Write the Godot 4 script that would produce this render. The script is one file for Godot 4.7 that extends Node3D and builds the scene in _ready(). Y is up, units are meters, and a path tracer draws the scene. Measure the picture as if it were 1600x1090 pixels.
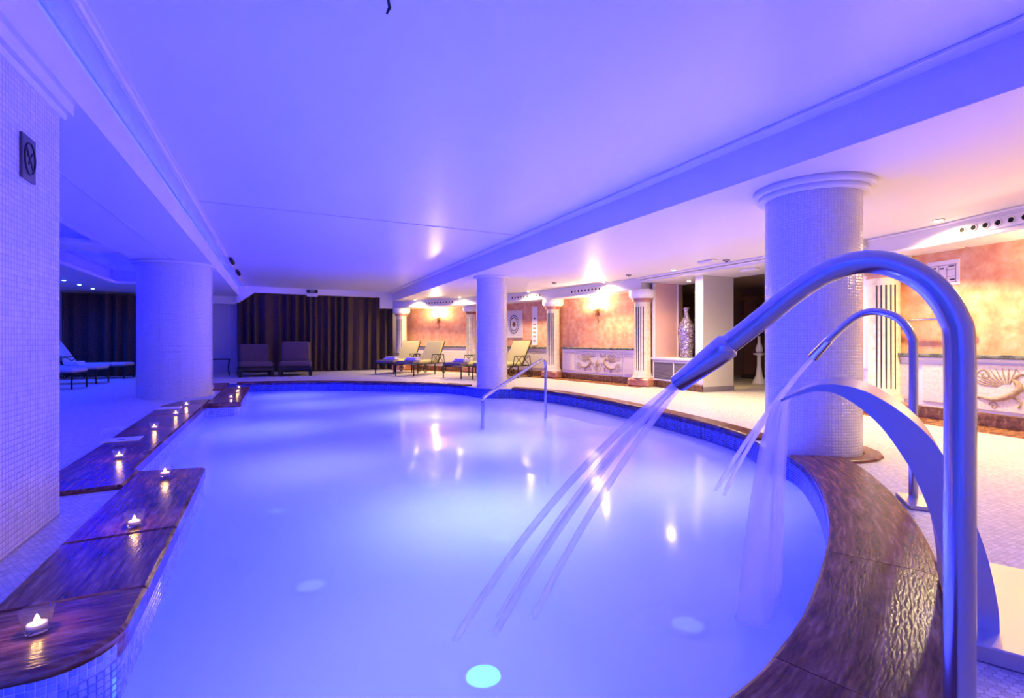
extends Node3D

var M := {}
var names := {}
var rng := RandomNumberGenerator.new()
var swap_uv := false

# ------------------------------------------------------------------ set-up of view and light
func _ready() -> void:
	rng.seed = 11
	var cam := Camera3D.new()
	cam.name = "camera"
	add_child(cam)
	cam.position = Vector3(0, 1.0, 0)
	cam.rotation_degrees = Vector3(0, -26.0, 0)
	cam.near = 0.05
	cam.far = 100.0
	cam.projection = Camera3D.PROJECTION_FRUSTUM
	cam.size = 2.0 * 0.05 * 545.0 / 755.0
	cam.frustum_offset = Vector2(0, -12.0 / 755.0 * 0.05)
	cam.current = true
	var we := WorldEnvironment.new()
	we.name = "world_environment"
	var env := Environment.new()
	env.background_mode = Environment.BG_COLOR
	env.background_color = Color(0, 0, 0)
	env.tonemap_mode = Environment.TONE_MAPPER_LINEAR
	env.tonemap_exposure = 1.0
	env.sdfgi_enabled = true
	env.ssao_enabled = true
	env.ssil_enabled = true
	we.environment = env
	add_child(we)
	materials()
	strip_lights()
	shell()
	pool()
	ceilings()
	columns()
	right_wall()
	back_wall()
	lamps()
	fountains()
	furniture()
	candles()
	small_things()

const POOL_LIGHT := Color(0.03, 0.10, 1.0)
const LED_BLUE := Color(0.0, 0.005, 1.0)
const WARM := Color(1.0, 0.88, 0.66)

# the blue strip in the beam slot, then unseen strips in the lounge trays
func strip_lights() -> void:
	area("cove_light", Vector3(-1.070, 2.682, -8.0), Vector3(1, 0, 0), Vector2(18.4, 0.05), LED_BLUE, 25.0)
	area("unseen_tray_light", Vector3(-2.26, 2.55, -12.2), Vector3(-1, 0.25, 0), Vector2(4.8, 0.06), LED_BLUE, 10.0)  # unseen strips, placed to turn the far lounge tray blue
	area("unseen_tray_light", Vector3(-3.54, 2.55, -12.2), Vector3(1, 0.25, 0), Vector2(4.8, 0.06), LED_BLUE, 10.0)
	area("unseen_tray_light", Vector3(-2.26, 2.55, -5.7), Vector3(-1, 0.25, 0), Vector2(6.0, 0.06), LED_BLUE, 10.0)  # out of view, placed to blue the lounge that the steel mirrors
	area("unseen_tray_light", Vector3(-3.54, 2.55, -5.7), Vector3(1, 0.25, 0), Vector2(6.0, 0.06), LED_BLUE, 10.0)

func area(called: String, at: Vector3, towards: Vector3, size: Vector2, c: Color, e: float) -> void:
	var l := AreaLight3D.new()
	l.name = called
	l.area_size = size
	l.light_color = c
	l.light_energy = e
	l.area_range = 40.0
	l.shadow_enabled = true
	add_child(l, true)
	var up := Vector3.UP if absf(towards.normalized().y) < 0.95 else Vector3.FORWARD
	l.look_at_from_position(at, at + towards, up)

func omni(called: String, parent: Node3D, at: Vector3, c: Color, e: float, size := 0.03) -> void:
	var l := OmniLight3D.new()
	l.name = called
	l.light_color = c
	l.light_energy = e
	l.light_size = size
	l.omni_range = 30.0
	l.omni_attenuation = 2.0
	l.shadow_enabled = true
	parent.add_child(l, true)
	l.position = at

func spot(called: String, parent: Node3D, at: Vector3, c: Color, e: float, angle := 60.0, size := 0.04, towards := Vector3.DOWN) -> void:
	var l := SpotLight3D.new()
	l.name = called
	l.light_color = c
	l.light_energy = e
	l.light_size = size
	l.spot_angle = angle
	l.spot_angle_attenuation = 1.0
	l.spot_range = 30.0
	l.spot_attenuation = 2.0
	l.shadow_enabled = true
	parent.add_child(l, true)
	l.position = at
	l.basis = Basis.looking_at(towards, Vector3.FORWARD if absf(towards.y) > 0.9 else Vector3.UP)

# ------------------------------------------------------------------ nodes
func numbered(n: String) -> String:
	var k: int = names.get(n, 0)
	names[n] = k + 1
	return n if k == 0 else "%s_%03d" % [n, k]

func tag(o: Node3D, label: String, category: String, group := "", kind := "") -> Node3D:
	if label: o.set_meta("label", label)
	if category: o.set_meta("category", category)
	if group: o.set_meta("group", group)
	if kind: o.set_meta("kind", kind)
	return o

func thing(called: String, label: String, category: String, at := Vector3.ZERO, turn := 0.0, group := "") -> Node3D:
	var o := Node3D.new()
	o.name = numbered(called)
	add_child(o)
	o.position = at
	o.rotation.y = turn
	return tag(o, label, category, group)

func obj(called: String, s: SurfaceTool, m: Material, parent: Node3D = null) -> MeshInstance3D:
	s.generate_normals()
	var o := MeshInstance3D.new()
	o.mesh = s.commit()
	o.material_override = m
	if parent == null:
		o.name = numbered(called)
		add_child(o)
	else:
		o.name = called
		parent.add_child(o, true)
	return o

func inst(called: String, mesh: Mesh, m: Material, parent: Node3D, t: Transform3D) -> MeshInstance3D:
	var o := MeshInstance3D.new()
	o.mesh = mesh
	o.material_override = m
	o.name = called
	parent.add_child(o, true)
	o.transform = t
	return o

func struct(called: String, s: SurfaceTool, m: Material, label := "") -> MeshInstance3D:
	var o := obj(called, s, m)
	o.set_meta("kind", "structure")
	if label: o.set_meta("label", label)
	return o

func dup(o: Node3D, base: String, at: Vector3, turn: float, label: String) -> Node3D:
	var r: Node3D = o.duplicate()
	r.name = numbered(base)
	add_child(r)
	r.position = at
	r.rotation.y = turn
	r.set_meta("label", label)
	return r

# ------------------------------------------------------------------ shapes
func st(smooth := false) -> SurfaceTool:
	var s := SurfaceTool.new()
	s.begin(Mesh.PRIMITIVE_TRIANGLES)
	s.set_smooth_group(0 if smooth else -1)
	return s

func vert(s: SurfaceTool, p: Vector3, n: Vector3) -> void:
	var a := n.abs()
	if a.y >= a.x and a.y >= a.z: s.set_uv(Vector2(p.z, p.x) if swap_uv else Vector2(p.x, p.z))
	elif a.x >= a.z: s.set_uv(Vector2(p.z, -p.y))
	else: s.set_uv(Vector2(p.x, -p.y))
	s.add_vertex(p)

# a convex face, turned to look away from the point ref
func face(s: SurfaceTool, pts: Array, ref: Vector3) -> void:
	var n: Vector3 = (pts[1] - pts[0]).cross(pts[2] - pts[0])
	var mid := Vector3.ZERO
	for p in pts: mid += p
	mid /= pts.size()
	var q := pts
	if n.dot(mid - ref) < 0.0:
		q = pts.duplicate()
		q.reverse()
	for i in range(1, pts.size() - 1):
		for p in [q[0], q[i + 1], q[i]]: vert(s, p, n)

func box(s: SurfaceTool, c: Vector3, size: Vector3, ch := 0.0, b := Basis()) -> void:
	var h := size / 2.0
	if ch <= 0.0:
		var v := []
		for i in 8: v.append(c + b * Vector3(h.x * (1 if i & 1 else -1), h.y * (1 if i & 2 else -1), h.z * (1 if i & 4 else -1)))
		for f in [[0, 1, 3, 2], [4, 5, 7, 6], [0, 1, 5, 4], [2, 3, 7, 6], [0, 2, 6, 4], [1, 3, 7, 5]]:
			face(s, [v[f[0]], v[f[1]], v[f[2]], v[f[3]]], c)
		return
	ch = minf(ch, minf(h.x, minf(h.y, h.z)) * 0.95)
	var g := func(i: int, a: int) -> Vector3:
		var p := Vector3(h.x - ch, h.y - ch, h.z - ch)
		p[a] = h[a]
		return c + b * Vector3(p.x * (1 if i & 1 else -1), p.y * (1 if i & 2 else -1), p.z * (1 if i & 4 else -1))
	for f in [[0, 1, 3, 2, 2], [4, 5, 7, 6, 2], [0, 1, 5, 4, 1], [2, 3, 7, 6, 1], [0, 2, 6, 4, 0], [1, 3, 7, 5, 0]]:
		face(s, [g.call(f[0], f[4]), g.call(f[1], f[4]), g.call(f[2], f[4]), g.call(f[3], f[4])], c)
	for a in 3:
		var p := (a + 1) % 3
		var q := (a + 2) % 3
		for i in 8:
			if not i & (1 << a):
				var j := i | (1 << a)
				face(s, [g.call(i, p), g.call(j, p), g.call(j, q), g.call(i, q)], c)
	for i in 8: face(s, [g.call(i, 0), g.call(i, 1), g.call(i, 2)], c)

# a box between two corners
func bx(s: SurfaceTool, a: Vector3, b: Vector3, ch := 0.0) -> void:
	box(s, (a + b) / 2.0, (b - a).abs(), ch)

func prism(s: SurfaceTool, poly: PackedVector2Array, y0: float, y1: float) -> void:
	var p := poly
	var area2 := 0.0
	for i in p.size(): area2 += p[i].cross(p[(i + 1) % p.size()])
	if area2 < 0.0:
		p = poly.duplicate()
		p.reverse()
	var t := Geometry2D.triangulate_polygon(p)
	for i in range(0, t.size(), 3):
		var a := p[t[i]]; var b := p[t[i + 1]]; var c := p[t[i + 2]]
		face(s, [Vector3(a.x, y1, a.y), Vector3(b.x, y1, b.y), Vector3(c.x, y1, c.y)], Vector3(a.x, y1 - 1.0, a.y))
		face(s, [Vector3(a.x, y0, a.y), Vector3(b.x, y0, b.y), Vector3(c.x, y0, c.y)], Vector3(a.x, y0 + 1.0, a.y))
	for i in p.size():
		var a := p[i]; var b := p[(i + 1) % p.size()]
		var n := (b - a).normalized()
		var inward := (a + b) / 2.0 + Vector2(-n.y, n.x)
		face(s, [Vector3(a.x, y0, a.y), Vector3(b.x, y0, b.y), Vector3(b.x, y1, b.y), Vector3(a.x, y1, a.y)], Vector3(inward.x, (y0 + y1) / 2.0, inward.y))

func lathe(s: SurfaceTool, prof: Array, seg: int, t := Transform3D(), arc := TAU, from := 0.0) -> void:
	var along := 0.0
	for k in prof.size() - 1:
		var p: Vector2 = prof[k]
		var q: Vector2 = prof[k + 1]
		var l := p.distance_to(q)
		for i in seg:
			var a0 := from + arc * i / seg
			var a1 := from + arc * (i + 1) / seg
			var v := [Vector3(cos(a0) * p.x, p.y, sin(a0) * p.x), Vector3(cos(a1) * p.x, p.y, sin(a1) * p.x), Vector3(cos(a1) * q.x, q.y, sin(a1) * q.x), Vector3(cos(a0) * q.x, q.y, sin(a0) * q.x)]
			var r := maxf(p.x, q.x)
			var uv := [Vector2(a0 * r, -along), Vector2(a1 * r, -along), Vector2(a1 * r, -along - l), Vector2(a0 * r, -along - l)]
			for f in [[0, 1, 2], [0, 2, 3]]:
				for j in f:
					s.set_uv(uv[j])
					s.add_vertex(t * v[j])
		along += l

func tube(s: SurfaceTool, pts: Array, rad, seg := 10, caps := true, squash := 1.0) -> void:
	var n := pts.size()
	var d: Vector3 = (pts[1] - pts[0]).normalized()
	var u := d.cross(Vector3.UP if absf(d.y) < 0.9 else Vector3.RIGHT).normalized()
	var rings := []
	var along := []
	var l := 0.0
	for i in n:
		var a: Vector3 = pts[maxi(i - 1, 0)]
		var b: Vector3 = pts[mini(i + 1, n - 1)]
		d = (b - a).normalized()
		u = (u - d * u.dot(d)).normalized()
		var w := d.cross(u)
		var r: float = rad if rad is float else rad[i]
		var ring := []
		for k in seg:
			var an := TAU * k / seg
			ring.append(pts[i] + u * cos(an) * r + w * sin(an) * r * squash)
		rings.append(ring)
		if i > 0: l += pts[i].distance_to(pts[i - 1])
		along.append(l)
	for i in n - 1:
		var r: float = rad if rad is float else rad[i]
		for k in seg:
			var k1 := (k + 1) % seg
			var v := [rings[i][k], rings[i][k1], rings[i + 1][k1], rings[i + 1][k]]
			var uv := [Vector2(TAU * k / seg * r, along[i]), Vector2(TAU * (k + 1) / seg * r, along[i]), Vector2(TAU * (k + 1) / seg * r, along[i + 1]), Vector2(TAU * k / seg * r, along[i + 1])]
			for f in [[0, 2, 1], [0, 3, 2]]:
				for j in f:
					s.set_uv(uv[j])
					s.add_vertex(v[j])
	if caps:
		s.set_smooth_group(-1)
		face(s, rings[0], pts[1])
		face(s, rings[n - 1], pts[n - 2])
		s.set_smooth_group(0)

func catmull(p: Array, per: int) -> Array:
	var out := []
	for i in p.size() - 1:
		var a = p[maxi(i - 1, 0)]
		var d = p[mini(i + 2, p.size() - 1)]
		for k in per: out.append(p[i].cubic_interpolate(p[i + 1], a, d, float(k) / per))
	out.append(p[p.size() - 1])
	return out

func v3(p: Vector2, y: float) -> Vector3: return Vector3(p.x, y, p.y)

# offset an open polyline sideways in plan (to the right of its direction for d > 0)
func shifted(p: Array, d: float) -> Array:
	var out := []
	for i in p.size():
		var t: Vector2 = (p[mini(i + 1, p.size() - 1)] - p[maxi(i - 1, 0)]).normalized()
		out.append(p[i] + Vector2(-t.y, t.x) * d)
	return out

# a band swept between two plan lines with a rounded rim on the first one
func band(s: SurfaceTool, a: Array, b: Array, y0: float, y1: float, rim := 0.015) -> void:
	var n := a.size()
	var rings := []
	var along := 0.0
	var us := []
	for i in n:
		var e: Vector2 = (b[i] - a[i]).normalized()
		var w: float = a[i].distance_to(b[i])
		var ring := []
		for q in [[0.0, y0], [0.0, y1 - rim], [rim * 0.3, y1 - rim * 0.3], [rim, y1], [w - rim, y1], [w - rim * 0.3, y1 - rim * 0.3], [w, y1 - rim], [w, y0]]:
			ring.append(v3(a[i] + e * q[0], q[1]))
		rings.append(ring)
		if i > 0: along += a[i].distance_to(a[i - 1])
		us.append(along)
	var off := rng.randf() * 5.0
	var vs := [0.0, 0.03, 0.045, 0.06, 0.45, 0.465, 0.48, 0.51]
	for i in n - 1:
		for k in 8:
			var k1 := (k + 1) % 8
			var q := [rings[i][k], rings[i + 1][k], rings[i + 1][k1], rings[i][k1]]
			var va: float = vs[k]
			var vb: float = vs[k1] if k1 else 0.9
			var uv := [Vector2(us[i] + off, va + off), Vector2(us[i + 1] + off, va + off), Vector2(us[i + 1] + off, vb + off), Vector2(us[i] + off, vb + off)]
			var mid: Vector3 = (rings[i][0] + rings[i][7] + rings[i + 1][0] + rings[i + 1][7]) / 4.0
			mid.y = (y0 + y1) / 2.0
			var nn: Vector3 = (q[1] - q[0]).cross(q[2] - q[0])
			var c: Vector3 = (q[0] + q[1] + q[2] + q[3]) / 4.0
			for f in ([[0, 2, 1], [0, 3, 2]] if nn.dot(c - mid) > 0 else [[0, 1, 2], [0, 2, 3]]):
				for j in f:
					s.set_uv(uv[j])
					s.add_vertex(q[j])
	face(s, rings[0], rings[1][0])
	face(s, rings[n - 1], rings[n - 2][0])

# ------------------------------------------------------------------ materials
func mat(key: String, c: Color, rough := 0.6, metal := 0.0) -> StandardMaterial3D:
	var m := StandardMaterial3D.new()
	m.resource_name = key
	m.albedo_color = c
	m.roughness = rough
	m.metallic = metal
	M[key] = m
	return m

func lin(r: float, g: float, b: float) -> Color: return Color(r, g, b).linear_to_srgb()

func mosaic_images(n: int, px: int, base: Color, vary: float, grout: Color, sd: int, tilt: float, hue := 0.0) -> Array:
	var r := RandomNumberGenerator.new()
	r.seed = sd
	var w := n * px
	var im := Image.create(w, w, false, Image.FORMAT_RGB8)
	var nm := Image.create(w, w, false, Image.FORMAT_RGB8)
	for j in n:
		for i in n:
			var k := 1.0 + r.randf_range(-vary, vary)
			var h := r.randf_range(-hue, hue)
			var c := Color(clampf(base.r * k + h, 0, 1), clampf(base.g * k + h * 0.6, 0, 1), clampf(base.b * k, 0, 1))
			var t := Vector2(r.randfn(0, tilt), r.randfn(0, tilt))
			for y in px:
				for x in px:
					var e := mini(mini(x, px - 1 - x), mini(y, px - 1 - y))
					var nn := Vector3(t.x + (float(x) / px - 0.5) * 0.35, t.y - (float(y) / px - 0.5) * 0.35, 1.0)
					if e < 1: im.set_pixel(i * px + x, j * px + y, grout)
					else: im.set_pixel(i * px + x, j * px + y, c)
					if e < 3:
						if e == x: nn.x -= 0.5
						elif e == px - 1 - x: nn.x += 0.5
						elif e == y: nn.y += 0.5
						else: nn.y -= 0.5
					nn = nn.normalized()
					nm.set_pixel(i * px + x, j * px + y, Color(nn.x * 0.5 + 0.5, nn.y * 0.5 + 0.5, nn.z * 0.5 + 0.5))
	return [ImageTexture.create_from_image(im), ImageTexture.create_from_image(nm)]

func mosaic(key: String, n: int, pitch: float, base: Color, vary: float, grout: Color, sd: int, tilt: float, rough: float, hue := 0.0, world := false) -> StandardMaterial3D:
	var m := mat(key, Color.WHITE, rough)
	var t := mosaic_images(n, 20, base, vary, grout, sd, tilt, hue)
	m.albedo_texture = t[0]
	m.normal_enabled = true
	m.normal_texture = t[1]
	m.normal_scale = 1.0
	var k := 1.0 / (n * pitch)
	m.uv1_scale = Vector3(k, k, k)
	if world:
		m.uv1_triplanar = true
		m.uv1_world_triplanar = true
	return m

func hex_floor(key: String) -> void:
	var r := RandomNumberGenerator.new()
	r.seed = 5
	var nx := 14
	var ny := 16
	var w := 448
	var im := Image.create(w, w, false, Image.FORMAT_RGB8)
	var tone := []
	for i in nx * ny: tone.append(r.randf_range(0.90, 1.06))
	var p := float(w) / nx
	var q := float(w) / ny
	for y in w:
		for x in w:
			var best := 1e9
			var second := 1e9
			var id := 0
			var j0 := int(floor(y / q))
			for j in [j0 - 1, j0, j0 + 1, j0 + 2]:
				var off := 0.5 if posmod(j, 2) else 0.0
				var i0 := int(round(x / p - off))
				for i in [i0 - 1, i0, i0 + 1]:
					var d := Vector2(x - (i + off) * p, (y - j * q) * 1.01).length()
					if d < best:
						second = best
						best = d
						id = posmod(i, nx) + posmod(j, ny) * nx
					elif d < second: second = d
			var c: Color = Color(0.86, 0.83, 0.78) * tone[id]
			if second - best < 3.0: c = Color(0.66, 0.63, 0.58)
			im.set_pixel(x, y, c)
	var m := mat(key, Color.WHITE, 0.42)
	m.albedo_texture = ImageTexture.create_from_image(im)
	var k := 1.0 / (nx * 0.026)
	m.uv1_scale = Vector3(k, k, k)
	m.uv1_triplanar = true
	m.uv1_world_triplanar = true

func noisy(key: String, w: int, sx: float, sy: float, cols: Array, sd: int, rough: float, pits := 0.0, cover := 1.0, bump := 0.0, triplanar := false) -> StandardMaterial3D:
	var f := FastNoiseLite.new()
	f.seed = sd
	f.frequency = 1.0
	f.fractal_octaves = 4
	var g := FastNoiseLite.new()
	g.seed = sd + 7
	g.frequency = 1.0
	var im := Image.create(w, w, false, Image.FORMAT_RGB8)
	var hm := Image.create(w, w, false, Image.FORMAT_RGB8)
	var grad := Gradient.new()
	grad.offsets = PackedFloat32Array()
	grad.colors = PackedColorArray()
	for i in cols.size(): grad.add_point(float(i) / (cols.size() - 1), cols[i])
	for y in w:
		for x in w:
			# mirrored at the edges so that repeats do not show a seam
			var a := (1.0 - absf(2.0 * x / w - 1.0)) * sx
			var b := (1.0 - absf(2.0 * y / w - 1.0)) * sy
			var v := f.get_noise_2d(a, b + 0.25 * f.get_noise_2d(a * 0.7 + 31.0, b * 0.3))
			var fine := g.get_noise_2d(a * 5.0, b * 3.0)
			var t := clampf(0.5 + v * 0.8 + fine * 0.22, 0.0, 1.0)
			var c := grad.sample(t)
			var h := 0.5 + 0.5 * fine
			if pits > 0.0 and fine > 1.0 - pits:
				c = c.darkened(0.55)
				h = 0.0
			im.set_pixel(x, y, c)
			if bump > 0.0: hm.set_pixel(x, y, Color(h, h, h))
	var m := mat(key, Color.WHITE, rough)
	m.albedo_texture = ImageTexture.create_from_image(im)
	if bump > 0.0:
		m.heightmap_enabled = true
		m.heightmap_texture = ImageTexture.create_from_image(hm)
		m.heightmap_scale = bump
	m.uv1_scale = Vector3.ONE / cover
	if triplanar:
		m.uv1_triplanar = true
		m.uv1_world_triplanar = true
	return m

func glow(key: String, c: Color, e: float) -> StandardMaterial3D:
	var m := mat(key, Color(0.9, 0.9, 0.9), 0.4)
	m.emission_enabled = true
	m.emission = c
	m.emission_energy_multiplier = e
	return m

func materials() -> void:
	mat("ceiling_paint", Color(0.88, 0.88, 0.90), 0.33)
	mat("soffit_paint", Color(0.89, 0.87, 0.87), 0.5)
	mat("white_paint", Color(0.90, 0.88, 0.86), 0.45)
	mat("panel_paint", Color(0.72, 0.70, 0.72), 0.5)
	mat("grey_panel", Color(0.80, 0.78, 0.72), 0.5)
	mosaic("pillar_mosaic", 20, 0.028, Color(0.86, 0.83, 0.85), 0.02, Color(0.80, 0.77, 0.79), 3, 0.04, 0.12)
	mosaic("column_mosaic", 20, 0.025, Color(0.85, 0.83, 0.82), 0.02, Color(0.78, 0.76, 0.75), 4, 0.04, 0.15)
	mosaic("pool_mosaic", 20, 0.0235, Color(0.16, 0.26, 0.62), 0.30, Color(0.55, 0.60, 0.75), 5, 0.03, 0.2)
	mosaic("light_mosaic", 20, 0.0235, Color(0.62, 0.68, 0.82), 0.12, Color(0.86, 0.86, 0.90), 6, 0.03, 0.2)
	mosaic("pool_floor_mosaic", 20, 0.0235, Color(0.86, 0.90, 0.95), 0.05, Color(0.80, 0.82, 0.88), 7, 0.02, 0.3)
	hex_floor("deck_mosaic")
	noisy("travertine", 768, 2.0, 17.0, [Color(0.30, 0.16, 0.12), Color(0.44, 0.26, 0.19), Color(0.52, 0.33, 0.24), Color(0.64, 0.46, 0.36)], 21, 0.22, 0.28, 1.3, 0.13)
	M.travertine.metallic_specular = 0.36
	noisy("brown_marble", 384, 5.0, 5.0, [Color(0.24, 0.14, 0.10), Color(0.42, 0.27, 0.20), Color(0.62, 0.47, 0.38)], 31, 0.3, 0.0, 0.8, 0.0, true)
	noisy("floor_marble", 384, 3.0, 8.0, [Color(0.42, 0.26, 0.14), Color(0.62, 0.42, 0.24), Color(0.76, 0.58, 0.38)], 33, 0.25, 0.0, 1.2, 0.0, true)
	noisy("green_marble", 256, 3.0, 3.0, [Color(0.28, 0.30, 0.24), Color(0.45, 0.46, 0.38), Color(0.62, 0.62, 0.54)], 35, 0.25, 0.0, 0.7, 0.0, true)
	noisy("pink_marble", 256, 2.5, 2.5, [Color(0.55, 0.32, 0.26), Color(0.72, 0.48, 0.40), Color(0.82, 0.64, 0.55)], 37, 0.35, 0.0, 0.7, 0.0, true)
	noisy("orange_plaster", 512, 5.0, 5.0, [Color(0.82, 0.53, 0.37), Color(0.86, 0.60, 0.43), Color(0.89, 0.66, 0.49), Color(0.91, 0.73, 0.58)], 41, 0.75, 0.0, 2.3, 0.0, true)
	noisy("cream_stone", 256, 4.0, 4.0, [Color(0.78, 0.73, 0.62), Color(0.86, 0.81, 0.71), Color(0.90, 0.86, 0.78)], 43, 0.5, 0.0, 0.9, 0.0, true)
	noisy("relief_ground", 256, 5.0, 5.0, [Color(0.80, 0.75, 0.70), Color(0.86, 0.82, 0.77), Color(0.90, 0.86, 0.82)], 45, 0.7, 0.0, 0.5, 0.0, true)
	noisy("relief_stone", 256, 5.0, 5.0, [Color(0.55, 0.46, 0.36), Color(0.66, 0.56, 0.45), Color(0.74, 0.66, 0.55)], 46, 0.75, 0.0, 0.4, 0.0, true)
	mat("dark_inlay", Color(0.20, 0.20, 0.19), 0.4)
	mat("pink_tile", Color(0.86, 0.70, 0.66), 0.35)
	var c := noisy("curtain_cloth", 256, 6.0, 6.0, [Color(0.20, 0.14, 0.12), Color(0.26, 0.18, 0.16), Color(0.31, 0.23, 0.20)], 51, 0.9, 0.0, 0.6)
	c.rim_enabled = true
	c.rim = 0.15
	mat("cushion_cream", Color(0.74, 0.70, 0.46), 0.85)
	mat("cushion_foot", Color(0.42, 0.36, 0.42), 0.85)
	mat("cushion_pale", Color(0.72, 0.70, 0.70), 0.85)
	mat("cushion_brown", Color(0.36, 0.28, 0.29), 0.85)
	mat("towel_lilac", Color(0.80, 0.77, 0.93), 0.95)
	mat("iron", Color(0.11, 0.09, 0.09), 0.5, 0.3)
	mat("black", Color(0.02, 0.02, 0.025), 0.4)
	mat("hole", Color(0.06, 0.05, 0.05), 0.9)  # near-black for the shade in openings, also the sensor lens colour
	var sm := mat("steel", Color(0.76, 0.75, 0.74), 0.22, 1.0)
	var nt := NoiseTexture2D.new()
	var fn := FastNoiseLite.new()
	fn.frequency = 0.05
	nt.noise = fn
	nt.width = 256
	nt.height = 256
	nt.seamless = true
	sm.heightmap_enabled = true
	sm.heightmap_texture = nt
	sm.heightmap_scale = 0.01
	sm.uv1_scale = Vector3(12, 0.6, 1)
	var bs := mat("brushed_sheet", Color(0.80, 0.77, 0.75), 0.36, 1.0)
	bs.resource_name = "brushed_sheet"
	var w := mat("water", Color(0.90, 0.93, 1.0, 0.50), 0.12)
	w.transparency = BaseMaterial3D.TRANSPARENCY_ALPHA
	w.backlight_enabled = true
	w.backlight = Color(1, 1, 1)
	var fall := mat("falling_water", Color(0.93, 0.95, 1.0, 0.36), 0.3)
	fall.transparency = BaseMaterial3D.TRANSPARENCY_ALPHA
	fall.backlight_enabled = true
	fall.backlight = Color(1, 1, 1)
	var gl := mat("clear_glass", Color(0.95, 0.97, 1.0, 0.004), 0.02)
	gl.transparency = BaseMaterial3D.TRANSPARENCY_ALPHA
	var dg := mat("dark_glass", Color(0.03, 0.03, 0.03, 0.35), 0.05)
	dg.transparency = BaseMaterial3D.TRANSPARENCY_ALPHA
	mat("wax", Color(0.92, 0.88, 0.80), 0.5)
	glow("flame", Color(1.0, 0.72, 0.36), 9.0)
	glow("warm_lamp", Color(1.0, 0.86, 0.66), 14.0)
	glow("sconce_lamp", Color(1.0, 0.84, 0.60), 9.0)
	glow("blue_lamp", Color(0.45, 0.65, 1.0), 12.0)
	glow("pool_lamp", Color(0.45, 0.62, 1.0), 1.1)
	glow("cyan_lamp", Color(0.35, 0.95, 1.0), 4.0)
	glow("led_lamp", Color(0.0, 0.20, 1.0), 1.2)
	mat("gilt", Color(0.62, 0.46, 0.26), 0.4, 0.8)
	var vm := mosaic("vase_mosaic", 16, 0.028, Color(0.72, 0.67, 0.76), 0.35, Color(0.16, 0.15, 0.18), 61, 0.16, 0.16)
	vm.metallic = 0.75
	var vd := mosaic("dark_vase_mosaic", 16, 0.028, Color(0.30, 0.27, 0.27), 0.5, Color(0.10, 0.09, 0.09), 62, 0.12, 0.22)
	vd.metallic = 0.5
	mat("brown_dark", Color(0.27, 0.19, 0.15), 0.6)
	mat("tan_paint", Color(0.62, 0.50, 0.39), 0.6)
	mat("tan_ceiling", Color(0.66, 0.57, 0.48), 0.6)
	mat("brown_wood", Color(0.46, 0.30, 0.19), 0.5)
	mat("grille_grey", Color(0.55, 0.52, 0.54), 0.5)
	mat("exit_green", Color(0.05, 0.10, 0.13), 0.5)
	mat("sign_grey", Color(0.34, 0.30, 0.36), 0.5)
	mat("sign_blue", Color(0.05, 0.06, 0.14), 0.5)
	mat("paper", Color(0.88, 0.85, 0.86), 0.7)
	mat("ink", Color(0.24, 0.20, 0.30), 0.7)
	mat("white_ink", Color(0.85, 0.88, 0.88), 0.6)

# ------------------------------------------------------------------ the plan of the pool
var pool_line: Array = []       # inner edge of the coping, whole outline
var basin: MeshInstance3D
var right_line: Array = []      # its curved right and far side, from the near end to the far left corner
const WATER := -0.2
const DEPTH := -1.35

func plan() -> void:
	right_line = catmull([Vector2(0.2, -0.82), Vector2(1.09, -0.93), Vector2(1.43, -1.01), Vector2(1.83, -1.16), Vector2(2.53, -1.51), Vector2(3.15, -1.92), Vector2(3.68, -2.36), Vector2(3.96, -2.68), Vector2(4.05, -3.0), Vector2(4.28, -3.28), Vector2(4.47, -3.62), Vector2(4.66, -4.34), Vector2(4.84, -5.5), Vector2(4.92, -6.9), Vector2(4.82, -8.26), Vector2(4.50, -9.05), Vector2(4.12, -9.28), Vector2(3.86, -9.55), Vector2(3.74, -10.1), Vector2(3.3, -10.9), Vector2(2.31, -11.7), Vector2(0.9, -12.6), Vector2(-0.3, -13.0), Vector2(-1.0, -13.1)], 6)
	var left := [Vector2(-1.0, -11.8), Vector2(-0.62, -11.8), Vector2(-0.52, -11.7), Vector2(-0.52, -9.0), Vector2(-0.60, -8.9), Vector2(-1.0, -8.9), Vector2(-1.0, -4.52), Vector2(-0.60, -4.45)]
	for k in 6:
		var a := PI / 2.0 - PI / 2.0 * k / 5.0
		left.append(Vector2(-0.59 + 0.09 * cos(a), -4.36 - 0.09 * sin(a)))
	for k in 9:
		var a := PI / 2.0 * k / 8.0
		left.append(Vector2(-0.64 + 0.17 * cos(a), -2.06 + 0.17 * sin(a)))
	left.append_array([Vector2(-1.3, -1.93), Vector2(-1.3, -0.82)])
	pool_line = right_line.duplicate()
	pool_line.append_array(left)

func wall_strip(s: SurfaceTool, p: Array, y0: float, y1: float) -> void:
	var l := 0.0
	for i in p.size() - 1:
		var a: Vector2 = p[i]
		var b: Vector2 = p[i + 1]
		var d := a.distance_to(b)
		var q := [v3(a, y0), v3(b, y0), v3(b, y1), v3(a, y1)]
		var uv := [Vector2(l, -y0), Vector2(l + d, -y0), Vector2(l + d, -y1), Vector2(l, -y1)]
		for f in [[0, 1, 2], [0, 2, 3]]:
			for j in f:
				s.set_uv(uv[j])
				s.add_vertex(q[j])
		l += d

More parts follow.
